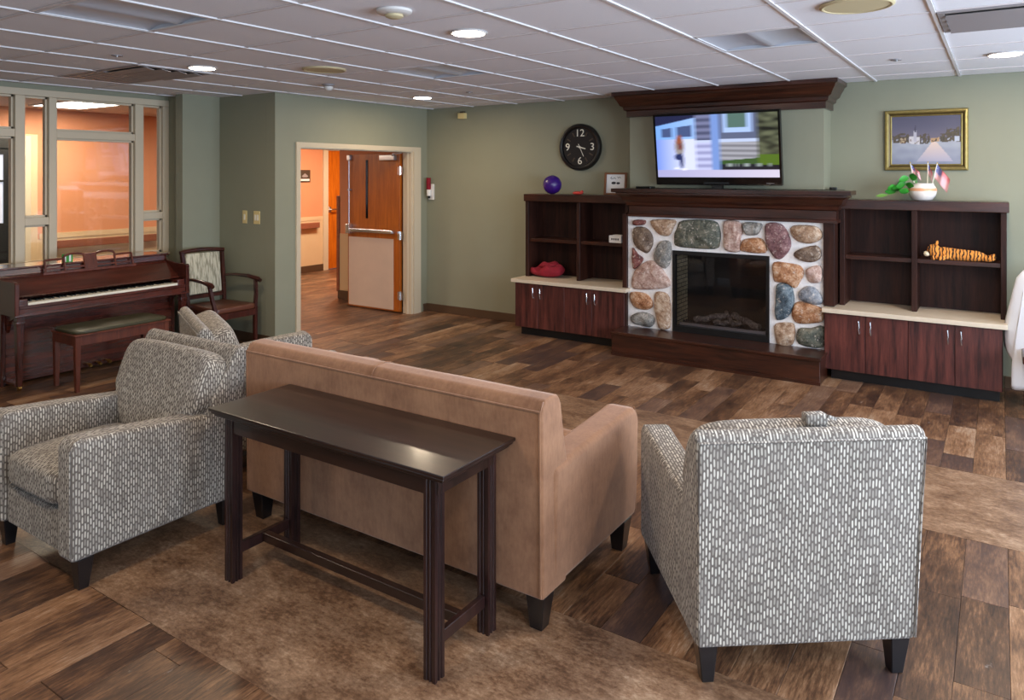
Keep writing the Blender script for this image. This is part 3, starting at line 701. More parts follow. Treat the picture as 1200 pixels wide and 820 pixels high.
# ================================================================== bookcases and base cabinets
def base_cab(x0, x1, splits, label, hx, ctop):
    r = empty('base_cabinet', ((x0+x1)/2, 7.0, 0)); tag(r, label, 'cabinet', 'base cabinets beside the fireplace'); ox = (x0+x1)/2
    box('body', 'dark_wood_upright', x0-ox, x1-ox, -.232, .262, .09, .574, r); box('toe_kick', 'black', x0+.05-ox, x1-.02-ox, -.19, .262, 0, .09, r)
    for a, b, h in zip(splits, splits[1:], hx):
        d = box('door', 'door_laminate', a+.002-ox, b-.002-ox, -.25, -.2325, .09, .570, r, bev=.0015)
        bm = bmesh.new(); hxx = h-ox; tube(bm, [(hxx, -.252, .415), (hxx, -.278, .420), (hxx, -.283, .47), (hxx, -.278, .525), (hxx, -.252, .530)], .0055, 8); mk('handle', bm, 'chrome', d, 60)
    return r
base_cab(-4.45, -3.13, [-4.445, -4.152, -3.826, -3.50, -3.135], 'dark wood base cabinet with four doors left of the fireplace', [-4.200, -4.112, -3.546, -3.456], 0)
base_cab(-1.262, .02, [-1.258, -.938, -.622, -.296, .016], 'dark wood base cabinet with four doors right of the fireplace', [-.984, -.896, -.342, -.252], 0)
tag(box('countertop', 'laminate', -4.475, -3.10, 6.708, 7.268, .575, .613, bev=.004, seg=2), 'pale laminate countertop on the left base cabinet', 'countertop')
tag(box('countertop', 'laminate', -1.272, .05, 6.708, 7.268, .575, .613, bev=.004, seg=2), 'pale laminate countertop on the right base cabinet', 'countertop')
def bookcase(x0, x1, xm, zs, label):
    ox = (x0+x1)/2; r = empty('bookcase', (ox, 7.1, .613)); tag(r, label, 'bookcase', 'bookcases beside the fireplace'); z0 = 0; zt = 1.455-.613; yf = -.155; yb = .165
    box('back_panel', 'dark_wood_upright', x0-ox, x1-ox, yb-.012, yb, z0, zt, r)
    for a, b in ((x0, x0+.04), (x1-.04, x1)): box('side_panel', 'dark_wood_upright', a-ox, b-ox, yf, yb-.0125, z0, zt, r, bev=.002)
    box('divider', 'dark_wood_upright', xm-.02-ox, xm+.02-ox, yf, yb-.0125, z0, zt, r, bev=.002)
    for a, b in ((x0+.041, xm-.021), (xm+.021, x1-.041)): box('shelf', 'dark_wood', a-ox, b-ox, yf+.02, yb-.0125, zs-.613, zs+.036-.613, r, bev=.002)
    box('top_board', 'dark_wood', x0-.015-ox, x1+.015-ox, yf-.018, yb, zt, zt+.08, r, bev=.004)
    return r
bookcase(-4.435, -3.18, -3.765, 1.005, 'dark wood bookcase with purple ball on top, left of the fireplace')
bookcase(-1.17, .045, -.595, 1.018, 'dark wood bookcase with flower pot on top, right of the fireplace')

# ================================================================== television
tvz = 1.655; tv = empty('television', (-2.222, 6.83, 1.616)); tag(tv, 'flat black television tilted forward above the mantel, showing a person by a garage', 'television')
TI = math.atan2(.10, .68); MT = Matrix.Translation((0, 0, tvz-1.616)) @ Matrix.Rotation(TI, 4, 'X')
W2 = .597; HH = .688
def tb(n, m, *a, bev=0): return box(n, m, *a, tv, bev=bev, M=MT)
tb('housing', 'black', -W2, W2, .0, .045, 0, HH)
bm = bmesh.new()
for a in ((-W2, -W2+.018, .075, HH), (W2-.018, W2, .075, HH), (-W2+.018, W2-.018, HH-.02, HH), (-W2, W2, 0, .075)): bx(bm, a[0], a[1], -.010, 0, a[2], a[3], M=MT)
mk('bezel', bm, 'black_gloss', tv)
tb('speaker_bar', 'black_matte', -.12, .12, -.016, -.0105, .012, .03); tb('maker_mark', 'steel', .46, .53, -.0112, -.0102, .018, .024)
box('wall_mount', 'black', -.2, .2, .07, .112, .15, .5, tv)
bm = bmesh.new(); bx(bm, -.05, .05, .0, .05, 0, .05); bx(bm, -.16, .16, -.02, .08, 0, .008); mk('stand', bm, 'black', tv)
def lerp(a, b, t): return tuple(a[i]*(1-t)+b[i]*t for i in range(3))
def S3(r, g, b): return srgb(r, g, b)[:3]
def screen_col(u, v):
    """u left-right, v bottom-top: garage, siding, window, shrubs, and a blurred person"""
    n = noise.noise(Vector((u*3, v*30, 0)))
    top = .80+.25*u*(1 if u < .5 else .0)+(.12 if u >= .5 else 0)
    if v < .12: c = lerp(S3(170, 168, 214), S3(214, 206, 226), u)
    elif u < .34:
        c = lerp(S3(120, 150, 240), S3(216, 222, 255), min(1, u/.25))
        if .66 < v < .78+.2*u and (.05 < u < .14 or .18 < u < .31): c = S3(70, 86, 130)
        elif .62 < v: c = lerp(S3(120, 170, 240), S3(170, 200, 250), u*2)
        if v > .84+.35*u: c = S3(30, 34, 70)
    elif u < .47:
        c = lerp(S3(150, 152, 196), S3(196, 200, 240), .5+.5*math.sin(v*60)) if v < .56 else lerp(S3(74, 78, 108), S3(120, 124, 160), .5+.5*math.sin(v*60))
        if .56 < v < .60: c = S3(196, 206, 240)
    elif u < .54: c = S3(120, 150, 214)
    elif u < .84:
        c = lerp(S3(120, 120, 128), S3(168, 168, 178), .5+.5*math.sin(v*80+u*4))
        if .56 < v < .61: c = S3(190, 204, 236)
        if v > .61: c = S3(92, 100, 128)
        if .57 < u < .80 and v > .70: c = S3(170, 196, 246)
        if .60 < u < .76 and v > .78: c = S3(84, 112, 104)
        if v < .26+.15*(u-.54): c = S3(56, 84, 40) if v > .2 else S3(30, 30, 40)
    else:
        c = lerp(S3(22, 24, 18), S3(100, 104, 80), max(0, min(1, .5+noise.noise(Vector((u*12, v*14, 3)))*1.3)))
        if v < .36: c = S3(80, 108, 30)
        if v < .2: c = S3(24, 24, 34)
    if .55 < u < .97 and .17 < v < .215 and noise.noise(Vector((u*22, 0, 7))) > .05: c = S3(150, 160, 160)
    def blob(cx, cy, rx, ry): return ((u-cx)/rx)**2+((v-cy)/ry)**2 < 1
    if blob(.20, .50, .042, .16): c = S3(150, 142, 140)
    if blob(.20, .60, .026, .09): c = S3(150, 84, 60)
    if blob(.205, .50, .018, .06): c = S3(110, 32, 28)
    if blob(.215, .27, .018, .13) or blob(.185, .33, .03, .05): c = S3(36, 46, 96)
    if blob(.235, .13, .02, .02) or blob(.17, .145, .02, .018): c = S3(240, 240, 250)
    return c
def grid_picture(name, mat, w_, h_, nx, ny, fn, parent, blurx=0, loc=(0,0,0), M=None):
    """flat picture: one coloured face patch per cell"""
    bm = bmesh.new(); V = [[bm.verts.new((-w_/2+w_*i/nx, 0, h_*j/ny)) for i in range(nx+1)] for j in range(ny+1)]
    lay = bm.loops.layers.float_color.new('Col')
    def val(u, v):
        if not blurx: return fn(u, v)
        acc = [0, 0, 0]
        for k in range(-2, 3):
            c = fn(min(.999, max(0, u+k*blurx)), v)
            for q in range(3): acc[q] += c[q]/5
        return acc
    C_ = [[val(i/nx, j/ny) for i in range(nx+1)] for j in range(ny+1)]
    for j in range(ny):
        for i in range(nx):
            f = bm.faces.new((V[j][i], V[j][i+1], V[j+1][i+1], V[j+1][i]))
            for l, (jj, ii) in zip(f.loops, ((j, i), (j, i+1), (j+1, i+1), (j+1, i))): l[lay] = (*C_[jj][ii], 1)
    if M is not None: bmesh.ops.transform(bm, matrix=M, verts=bm.verts)
    o = mk(name, bm, mat, parent, recalc=False); o.location = loc; return o
grid_picture('screen', 'screen', W2*2-.036, HH-.095, 150, 80, screen_col, tv, .008, M=MT @ Matrix.Translation((0, -.0015, .075)))
t = empty('media_box', (-2.93, 6.80, 1.616)); tag(t, 'flat black media box on the left end of the mantel', 'device'); box('case', 'black', -.08, .08, -.06, .06, 0, .02, t, bev=.003); box('front_panel', 'black_gloss', -.07, .07, -.062, -.06, .004, .016, t)
t = empty('sensor_bracket', (-1.24, 7.05, 1.616)); tag(t, 'tiny black device at the right end of the mantel', 'device'); box('body', 'black', -.03, .03, -.02, .02, 0, .025, t, bev=.003); box('lens', 'black_gloss', -.03, -.01, -.024, -.02, .005, .02, t)

# ================================================================== clock
CLX, CLZ, CR = -3.906, 2.058, .262
ck = empty('wall_clock', (CLX, WY, CLZ)); tag(ck, 'round black wall clock with white numerals 12 3 6 9', 'clock')
bm = bmesh.new(); M = Matrix.Rotation(PI/2, 4, 'X')
lathe(bm, [(CR-.0, 0), (CR, .03), (CR-.008, .045), (CR-.025, .05), (CR-.042, .042), (CR-.048, .028), (CR-.048, .0)], 64); bmesh.ops.transform(bm, matrix=M, verts=bm.verts); mk('rim', bm, 'black', ck, 35)
bm = bmesh.new(); cyl(bm, (0, 0, .005), CR-.047, .02, 64); bmesh.ops.transform(bm, matrix=M, verts=bm.verts); mk('face', bm, 'vent_dark', ck, 40)
for s_, x, z in (('12', 0, .155), ('3', .155, 0), ('6', 0, -.155), ('9', -.155, 0)):
    bm = text_bm(s_, .115, .002); bmesh.ops.scale(bm, vec=(1.05, 1, 1), verts=bm.verts); bmesh.ops.transform(bm, matrix=Matrix.Translation((x, -.027, z)) @ M, verts=bm.verts); mk('numeral', bm, 'ivory', ck)
for k in range(12):
    if k % 3:
        bm = bmesh.new(); a = k*PI/6; bar(bm, (math.sin(a)*.135, -.027, math.cos(a)*.135), (math.sin(a)*.185, -.027, math.cos(a)*.185), .014, .003, Vector((0, 1, 0)))
        mk('hour_mark', bm, 'plaque', ck)
for ang, L, w_ in ((math.radians(105), .075, .012), (math.radians(155), .115, .007)):
    bm = bmesh.new(); bar(bm, (-math.sin(ang)*.04, -.031, -math.cos(ang)*.04), (math.sin(ang)*L, -.031, math.cos(ang)*L), w_, .002, Vector((0, 1, 0))); mk('hand', bm, 'ivory', ck)
bm = bmesh.new(); cyl(bm, (0, -.034, 0), .012, .006, 12, 'Y'); mk('hub', bm, 'ivory', ck)

# ================================================================== painting
pf = empty('framed_painting', (-.535, WY-.001, 2.053)); tag(pf, 'gold framed painting of a snowy village street with a church', 'picture')
PWd, PH = .63, .525
bm = bmesh.new()
def frame_ring(bm, w_, h_, prof):
    loops = [[bm.verts.new((sx*(w_/2-i), -d, sz*(h_/2-i))) for sx, sz in ((-1,-1),(1,-1),(1,1),(-1,1))] for i, d in prof]
    for A, B in zip(loops, loops[1:]):
        for k in range(4): bm.faces.new((A[k], A[(k+1) % 4], B[(k+1) % 4], B[k]))
frame_ring(bm, PWd, PH, [(0, 0), (0, .022), (.008, .032), (.02, .034), (.03, .024)]); mk('frame', bm, 'gold_frame', pf)
bm = bmesh.new(); frame_ring(bm, PWd, PH, [(.030, .0235), (.042, .014)]); mk('inner_slip', bm, 'gold_dark', pf); bm = bmesh.new(); frame_ring(bm, PWd, PH, [(.042, .0145), (.048, .018), (.056, .010)]); mk('gold_liner', bm, 'gold_frame', pf)
def paint_col(u, v):
    n = noise.noise(Vector((u*9, v*9, 1))); n2 = noise.noise(Vector((u*30, v*26, 5)))
    hz = .47+.02*math.sin(u*9)
    if v > hz+.04: c = lerp(S3(98, 94, 112), S3(74, 72, 92), min(1, (v-hz)*1.5)); c = lerp(c, S3(120, 104, 112), max(0, .3-(v-hz))*1.5)
    else: c = lerp(S3(128, 132, 150), S3(160, 162, 172), max(0, min(1, v/hz+n*.4)))
    def inb(a, b, c0, d): return a < u < b and c0 < v < d
    tree = hz+.14+.06*n+(.10 if u > .78 else 0)+(.02 if .42 < u < .55 else 0)
    if hz-.03 < v < tree and (u < .42 or u > .70 or .42 < u < .56) and n2 > -.25: c = lerp(S3(58, 52, 46), S3(92, 80, 62), .5+n2)
    if abs(u-.62) < .02+(hz+.02-v)*.55 and v < hz+.06 and v > .06: c = lerp(S3(214, 190, 176), S3(150, 150, 174), max(0, min(1, 1-v/hz)))
    if inb(.57, .70, hz, hz+.08): c = S3(176, 140, 100) if n2 > -.1 else S3(80, 64, 56)
    if inb(.26, .42, hz-.05, hz+.10): c = S3(196, 190, 192) if n2 > -.2 else S3(140, 126, 120)
    if inb(.33, .375, hz, hz+.22): c = S3(176, 172, 182)
    if abs(u-.352) < .016*(1-(v-(hz+.2))/.18) and v < hz+.38 and v > hz+.2: c = S3(70, 66, 84)
    if inb(.13, .22, hz-.05, hz+.06): c = S3(170, 150, 120) if n2 > 0 else S3(96, 70, 52)
    if inb(.90, .97, hz-.02, hz+.08): c = S3(180, 184, 196)
    return c
grid_picture('canvas', 'canvas', PWd-.10, PH-.10, 90, 70, paint_col, pf, 0, (0, -.011, -(PH-.10)/2))

# ================================================================== things on the shelves
ball = empty('purple_ball', (-4.13, 7.02, 1.535)); tag(ball, 'shiny purple ball on top of the left bookcase', 'ball')
bm = bmesh.new(); bmesh.ops.create_icosphere(bm, subdivisions=3, radius=.105, matrix=Matrix.Translation((0, 0, .105)))
for v in bm.verts:
    d = v.co-Vector((0, 0, .105)); v.co += d*.03*math.cos(6*math.atan2(d.y, d.x))*(1-abs(d.z)/.105)
mk('shell', bm, 'purple', ball, 60); bm = bmesh.new(); cyl(bm, (0, 0, .206), .012, .006, 12); mk('valve', bm, 'black', ball)
t = empty('red_figurine', (-3.80, 7.0, 1.535)); tag(t, 'tiny red orange ornament lying between ball and framed card', 'ornament')
bm = bmesh.new(); puff(bm, 0, 0, .018, .12, .07, .036, .9, 4); mk('body', bm, 'red_plastic', t, 60); bm = bmesh.new(); bmesh.ops.create_icosphere(bm, subdivisions=2, radius=.018, matrix=Matrix.Translation((.05, 0, .03))); mk('head', bm, 'red_plastic', t, 60)
t = empty('framed_card', (-3.40, 7.09, 1.536)); tag(t, 'small brown framed card with dark scribbled print leaning on the left bookcase', 'picture')
t.rotation_euler = (math.radians(-9), 0, math.radians(8))
bm = bmesh.new()
for a in ((-.125, -.10, 0, .24), (.10, .125, 0, .24), (-.10, .10, 0, .02), (-.10, .10, .22, .24)): bx(bm, a[0], a[1], -.012, .006, a[2], a[3], .002)
mk('frame', bm, 'brown_frame', t); box('card', 'paper', -.10, .10, -.003, .004, .02, .22, t)
bm = bmesh.new()
tube(bm, [(-.06, -.005, .18), (-.045, -.005, .195), (-.05, -.005, .17), (-.03, -.005, .175), (-.01, -.005, .185), (0, -.005, .172)], .003, 5)
tube(bm, [(.02, -.005, .195), (.03, -.005, .18), (.045, -.005, .195), (.055, -.005, .178)], .003, 5)
puff(bm, -.02, -.005, .128, .05, .004, .028, .9, 3); puff(bm, .03, -.005, .126, .04, .004, .024, .9, 3); mk('print', bm, 'ink', t)
t = empty('tissue_box', (-3.335, 6.99, 1.0415)); tag(t, 'small white box with dark print on the left bookcase shelf', 'box'); t.rotation_euler = (0, 0, -.12)
box('carton', 'paper', -.075, .075, -.03, .05, 0, .075, t, bev=.003); bm = bmesh.new()
for k in range(4): bx(bm, -.045+k*.025, -.03+k*.025, -.0315, -.0302, .028, .048)
mk('print', bm, 'ink', t); box('lid', 'white_plastic', -.04, .075, -.01, .05, .0752, .082, t)
def crumple(name, mat, parent, pts, r, seed):
    bm = bmesh.new(); rr = random.Random(seed)
    puff(bm, 0, 0, r[2]/2, r[0], r[1], r[2], .8, 10)
    for v in bm.verts:
        k = noise.noise(v.co*9+Vector((seed, 0, 0))); v.co.z = max(0.0, v.co.z*(1+.7*k)+.0); v.co.x += noise.noise(v.co*7+Vector((0, seed, 0)))*.03
    mk(name, bm, mat, parent, 80)
t = empty('red_blanket', (-4.22, 7.05, .6135)); tag(t, 'crumpled red cloth in the lower left compartment of the left bookcase', 'cloth'); crumple('folded_cloth', 'red_cloth', t, None, (.42, .24, .12), 4)
e2 = empty('x', (0, 0, 0)); bpy.data.objects.remove(e2)
bm = bmesh.new(); puff(bm, .02, .02, .12, .24, .16, .08, .8, 8)
for v in bm.verts: v.co.z += noise.noise(v.co*11)*.03
mk('upper_fold', bm, 'red_cloth', t, 80)

# tiger plush
tg = empty('plush_tiger', (-.27, 6.995, 1.0545)); tag(tg, 'orange striped plush tiger lying on the right bookcase shelf', 'toy')
bm = bmesh.new()
tube(bm, [(-.17, 0, .05), (-.12, 0, .055), (-.05, 0, .048), (.04, 0, .045), (.12, 0, .042), (.17, 0, .036)], [.035, .052, .050, .046, .044, .03], 14)
puff(bm, -.185, -.01, .075, .10, .10, .105, .95, 7)
tube(bm, [(-.14, -.03, .045), (-.17, -.06, .02), (-.20, -.07, .016)], [.022, .02, .018], 8); tube(bm, [(-.08, -.04, .035), (-.12, -.075, .018), (-.15, -.085, .016)], [.022, .019, .017], 8)
tube(bm, [(.14, -.01, .035), (.19, -.03, .028), (.215, -.035, .035)], [.028, .024, .028], 8); tube(bm, [(.14, .02, .035), (.20, .02, .03), (.225, .02, .04)], [.028, .024, .028], 8)
o = mk('body', bm, 'tiger_fur', tg, 180); md = o.modifiers.new('fuse', 'REMESH'); md.mode = 'VOXEL'; md.voxel_size = .006; md.use_smooth_shade = True; md2 = o.modifiers.new('soft', 'SMOOTH'); md2.iterations = 3
for s_, y in ((1, -.045), (2, .035)):
    bm = bmesh.new(); puff(bm, -.165, y, .135, .022, .018, .038, .9, 3); e_ = mk('ear', bm, 'tiger_fur', tg, 80)
bm = bmesh.new(); puff(bm, -.235, -.02, .045, .05, .06, .045, .95, 5); mz = mk('muzzle', bm, 'plush_white', tg, 80)
bm = bmesh.new(); puff(bm, -.258, -.025, .058, .012, .018, .012, .9, 3); mk('nose', bm, 'black', mz, 80)
for x, y in ((-.218, -.052), (-.225, .02)):
    bm = bmesh.new(); bmesh.ops.create_icosphere(bm, subdivisions=2, radius=.0065, matrix=Matrix.Translation((x, y, .092))); mk('eye', bm, 'black', tg, 80)
for x, y in ((.222, -.036), (.232, .02)):
    bm = bmesh.new(); puff(bm, x, y, .04, .028, .04, .055, .9, 4); mk('paw', bm, 'plush_white' if False else 'tiger_fur', tg, 80)

# flower pot and flags
pt = empty('flower_pot', (-.545, 7.08, 1.535)); tag(pt, 'white round ceramic pot with peach motif and trailing plant on the right bookcase', 'plant')
bm = bmesh.new(); lathe(bm, [(.05, 0), (.075, .008), (.10, .045), (.108, .08), (.10, .115), (.085, .135), (.088, .145), (.08, .145), (.076, .13), (.076, .125)], 32); mk('pot', bm, 'ceramic', pt, 40)
bm = bmesh.new(); lathe(bm, [(.1085, .082), (.1075, .094), (.1045, .106), (.103, .106), (.1, .09)], 32); mk('painted_band', bm, 'peach', pt, 40)
bm = bmesh.new(); cyl(bm, (0, 0, .11), .074, .014, 24); mk('soil', bm, 'soil', pt)
def leafm(bm, p, d, L, w_, curl):
    p = Vector(p); d = Vector(d).normalized(); s = d.cross(Vector((.25, 1, .35))).normalized(); n_ = s.cross(d); rows = []
    for i in range(6):
        t_ = i/5; ww = w_*math.sin(PI*min(1, t_*.92+.06))**.8; c = p+d*L*t_+n_*(-curl*t_*t_*L)
        rows.append([bm.verts.new(c-s*ww/2), bm.verts.new(c-n_*ww*.12), bm.verts.new(c+s*ww/2)])
    for A, B in zip(rows, rows[1:]):
        for k in range(2): bm.faces.new((A[k], A[k+1], B[k+1], B[k]))
rr = random.Random(11)
stems = [(-.10, -.03, .19), (-.13, -.05, .13), (-.17, -.05, .09), (-.20, -.04, .07), (-.09, -.05, .10), (-.13, .0, .16), (-.16, -.02, .12), (-.10, -.06, .07), (-.19, -.06, .11), (-.07, -.02, .17)]
for k, s_ in enumerate(stems):
    bm = bmesh.new(); tube(bm, [(-.04, 0, .125), (s_[0]*.6, s_[1]*.6, max(s_[2], .13)+.02), s_], .0025, 5)
    leafm(bm, s_, (-.6+rr.uniform(-.7, .7), -.35, rr.uniform(-.8, .5)), rr.uniform(.07, .09), rr.uniform(.055, .07), .25); mk('leaf_stem', bm, 'leaf', pt, 80)
bm = bmesh.new(); tube(bm, [(-.18, -.03, .07), (-.24, -.04, .05), (-.27, -.04, .045)], .003, 5); leafm(bm, (-.26, -.04, .045), (-1, -.1, -.1), .09, .03, .1); mk('leaf_stem', bm, 'leaf_pale', pt, 80)
def flag(x, y, z, lean, ang, w_, h_, label, plw=0):
    r = empty('small_flag', (x, y, z)); tag(r, label, 'flag', 'small flags in the flower pot'); r.rotation_euler = (lean[1], lean[0], 0)
    bm = bmesh.new(); tube(bm, [(0, 0, 0), (0, 0, .20)], .0035, 6); mk('stick', bm, 'ivory', r, 60); bm = bmesh.new(); bmesh.ops.create_icosphere(bm, subdivisions=1, radius=.007, matrix=Matrix.Translation((0, 0, .204))); mk('finial', bm, 'gold_tip', r, 60)
    def fc(u, v):
        if u < .42 and v > .46: return S3(226, 228, 240) if (int(u*28)+int(v*22)) % 3 == 0 and int(u*28) % 2 == 0 else S3(44, 50, 130)
        return S3(196, 30, 50) if int((1-v)*13) % 2 == 0 else S3(238, 234, 236)
    o = grid_picture('cloth', 'flag_cloth', w_, h_, 28, 26, fc, r)
    for v in o.data.vertices:
        x0 = v.co.x+w_/2; hang = ang; v.co = Vector((x0*math.cos(hang), .012*math.sin(x0*60), v.co.z-h_+.195-x0*math.sin(hang)))
flag(-.60, 7.07, 1.655, (-.18, -.05), 1.0, .10, .07, 'small striped flag at the left of the pot, partly behind leaves')
flag(-.51, 7.10, 1.655, (.02, 0), 1.15, .09, .08, 'small striped flag standing in the middle of the pot')
flag(-.475, 7.05, 1.650, (.20, 0), .75, .16, .11, 'largest striped flag drooping over the right rim of the pot')

# ================================================================== wall items
t = empty('fire_pull_dispenser', (DX+.001, 7.245-.02, 1.44)) if False else empty('wall_dispenser', (-6.07, WY-.001, 1.43)); tag(t, 'white wall dispenser with red bottle beside the doorway corner', 'dispenser')
box('bracket', 'white_plastic', -.03, .05, -.03, 0, .0, .20, t, bev=.006, seg=2); bm = bmesh.new(); cyl(bm, (-.005, -.055, .13), .028, .15, 14); mk('red_bottle', bm, 'red_cloth', t, 40)
bm = bmesh.new(); cyl(bm, (0, -.05, .05), .034, .08, 14); mk('nozzle_cup', bm, 'white_plastic', t, 40); box('drip_tip', 'black', -.012, .012, -.06, -.04, .02, .05, t)
t = empty('emergency_beacon', (-5.553, WY-.001, 2.478)); tag(t, 'small beige alarm box high on the wall near the corner', 'alarm'); box('housing', 'yellow_plastic', -.05, .05, -.06, 0, -.035, .035, t, bev=.006, seg=2); box('cap', 'plaque', -.03, .03, -.04, -.005, .036, .055, t)
for x, w_, lb, n in ((-6.631, .036, 'narrow cream light switch plate, left of the pair on the column wall', 1), (-6.434, .05, 'wider cream switch plate, right of the pair on the column wall', 2)):
    t = empty('light_switch', (x, CY-.001, 1.306)); tag(t, lb, 'switch', 'switch plates on the column wall'); box('plate', 'yellow_plastic', -w_, w_, -.008, 0, -.068, .068, t, bev=.003)
    for k in range(n): box('rocker', 'ivory', (-.012 if n == 1 else -.032+k*.038), (.012 if n == 1 else -.006+k*.038), -.013, -.008, -.03, .03, t, bev=.002)

# ================================================================== ceiling fittings
LTS = [(-2.595, 3.444, 'recessed ceiling downlight in the middle of the ceiling'), (-5.177, 3.428, 'recessed ceiling downlight beside the dark air vent at left'), (-5.212, 6.088, 'recessed ceiling downlight nearest the open orange door'), (.03, 6.108, 'recessed ceiling downlight above the snowy village painting')]
def downlight(x, y, lb, pw=26):
    t = empty('downlight', (x, y, CE)); tag(t, lb, 'light', 'round downlights in the ceiling'); bm = bmesh.new(); lathe(bm, [(.108, 0), (.111, -.005), (.104, -.010), (.094, -.008), (.092, .02), (.090, .02)], 32); 
    mk('trim_ring', bm, 'white_plastic', t, 40); bm = bmesh.new(); cyl(bm, (0, 0, -.012), .093, .012, 32); mk('lens', bm, 'lamp_lens', t)
    ld = bpy.data.lights.new('downlight_lamp', 'AREA'); ld.shape = 'DISK'; ld.size = .18; ld.energy = pw*.50; ld.color = (1, .80, .56)
    o = bpy.data.objects.new('downlight_lamp', ld); COL.objects.link(o); o.location = (x, y, CE-.02)
for l in LTS: downlight(*l)
# the rest of the lighting grid, outside the frame
for x, y, lb in ((-2.6, .7, 'recessed ceiling downlight behind the viewpoint'), (-5.18, .7, 'recessed ceiling downlight above the piano corner'), (.05, 3.4, 'recessed ceiling downlight near the right windows'), (-2.6, 6.1, None), (.05, .7, 'recessed ceiling downlight above the viewpoint')):
    if lb: downlight(x, y, lb)
def grille(x, y, r, lb):
    t = empty('ceiling_speaker', (x, y, CE)); tag(t, lb, 'speaker', 'round speakers in the ceiling'); bm = bmesh.new(); lathe(bm, [(r, 0), (r, -.008), (r-.012, -.014), (r-.02, -.012), (r-.021, 0)], 40); mk('rim', bm, 'beige_grille', t, 40)
    bm = bmesh.new(); cyl(bm, (0, 0, -.010), r-.02, .006, 40); mk('grille', bm, 'beige_grille', t)
grille(-4.457, 4.019, .17, 'round beige ceiling speaker near the smoke detector'); grille(-.585, 3.93, .17, 'large round beige ceiling speaker near the top right')
t = empty('smoke_alarm', (-2.556, 2.768, CE)); tag(t, 'round white smoke alarm with vented rim at the top centre', 'alarm'); bm = bmesh.new(); lathe(bm, [(.09, 0), (.09, -.012), (.075, -.022), (.05, -.024)], 32); mk('base', bm, 'white_plastic', t, 40); bm = bmesh.new(); lathe(bm, [(.045, -.023), (.045, -.035), (.03, -.042), (.01, -.043)], 24); mk('cap', bm, 'beige_grille', t, 40)
t = empty('smoke_detector', (-5.19, 4.733, CE)); tag(t, 'small white dome smoke detector nearest the column', 'alarm'); bm = bmesh.new(); lathe(bm, [(.055, 0), (.055, -.012), (.04, -.02)], 24); mk('base', bm, 'vent_metal', t, 40); bm = bmesh.new(); lathe(bm, [(.042, -.02), (.04, -.04), (.025, -.055), (.005, -.06)], 24); mk('dome', bm, 'white_plastic', t, 60)
for x, y, lb in ((-5.152, 2.751, 'sprinkler cover plate left on the ceiling beside the dark vent'), (-.629, 5.988, 'sprinkler cover plate above the right bookcase'), (-4.488, 5.97, 'sprinkler cover plate near the doorway downlight')):
    t = empty('sprinkler', (x, y, CE)); tag(t, lb, 'sprinkler', 'sprinkler plates in the ceiling'); bm = bmesh.new(); cyl(bm, (0, 0, -.006), .036, .006, 24); mk('cover_plate', bm, 'vent_metal', t, 40); bm = bmesh.new(); cyl(bm, (0, 0, -.012), .012, .006, 12); mk('head', bm, 'steel', t, 40)
def troffer(i, j, lb, dark=False):
    x0, x1, y0, y1 = cell(i, j); cx, cy = (x0+x1)/2, (y0+y1)/2; t = empty('troffer_light', (cx, cy, CE)); tag(t, lb, 'light', 'square light panels in the ceiling'); a, b = (x1-x0)/2, (y1-y0)/2; bm = bmesh.new()
    n = 20; R_ = []
    for k in range(n+1):
        u = -1+2*k/n; z = .024*abs(math.sin(u*PI))**.8
        R_.append([bm.verts.new((u*a, -b, z)), bm.verts.new((u*a, b, z))])
    for A, B in zip(R_, R_[1:]): bm.faces.new((A[0], B[0], B[1], A[1]))
    mk('reflector', bm, 'troffer_metal', t, 60); box('lamp_tray', 'troffer_metal', -a, a, -b, b, .0282, .0296, t); bm = bmesh.new(); bx(bm, -a, a, -b, -b+.004, .002, .028); bx(bm, -a, a, b-.004, b, .002, .028); mk('end_plate', bm, 'troffer_metal', t); bm = bmesh.new(); bx(bm, -a, a, -b, -b+.015, -.004, .002); bx(bm, -a, a, b-.015, b, -.004, .002); bx(bm, -a, -a+.012, -b, b, -.004, .002); bx(bm, a-.012, a, -b, b, -.004, .002); mk('rim', bm, 'grid_paint', t)
troffer(-4, 0, 'unlit square ceiling light panel, largest, at the top left'); troffer(-4, 4, 'unlit square ceiling light panel at the centre of the ceiling'); troffer(0, 4, 'unlit square ceiling light panel above the fireplace crown')
def diffuser(i, j, ni, lb):
    x0, x1, y0, y1 = cell(i, j, ni); cx, cy = (x0+x1)/2, (y0+y1)/2; a, b = (x1-x0)/2, (y1-y0)/2; t = empty('air_vent', (cx, cy, CE)); tag(t, lb, 'vent', 'air vents in the ceiling')
    box('backing', 'vent_dark', -a, a, -b, b, -.001, .003, t); bm = bmesh.new()
    for s_ in ((-a, a, -b, -b+.03), (-a, a, b-.03, b), (-a, -a+.03, -b+.03, b-.03), (a-.03, a, -b+.03, b-.03)): bx(bm, s_[0], s_[1], s_[2], s_[3], -.01, -.001)
    mk('frame', bm, 'vent_metal', t)
    for k in range(4):
        y = -b+.10+k*(2*b-.2)/3; bm = bmesh.new(); prism(bm, [(y-.03, -.012), (y+.045, -.026), (y+.048, -.022), (y-.026, -.008)], -a+.035, a-.035, 'X'); mk('louver', bm, 'vent_metal', t)
diffuser(-7, 2, 1, 'dark louvered air vent above the glazed wall at left'); diffuser(2, 4, 1, 'louvered metal air vent at the top right corner')
x0, x1, y0, y1 = cell(-8, 2); t = empty('return_grille', ((x0+x1)/2, (y0+y1)/2, CE)); tag(t, 'flat grey ceiling return panel left of the dark louvered vent', 'vent')
box('panel', 'vent_metal', -.305, .305, -.305, .305, -.004, .003, t); bm = bmesh.new()
for k in range(9): bx(bm, -.27, .27, -.26+k*.065-.006, -.26+k*.065+.006, -.007, -.004)
mk('rib', bm, 'vent_metal', t)

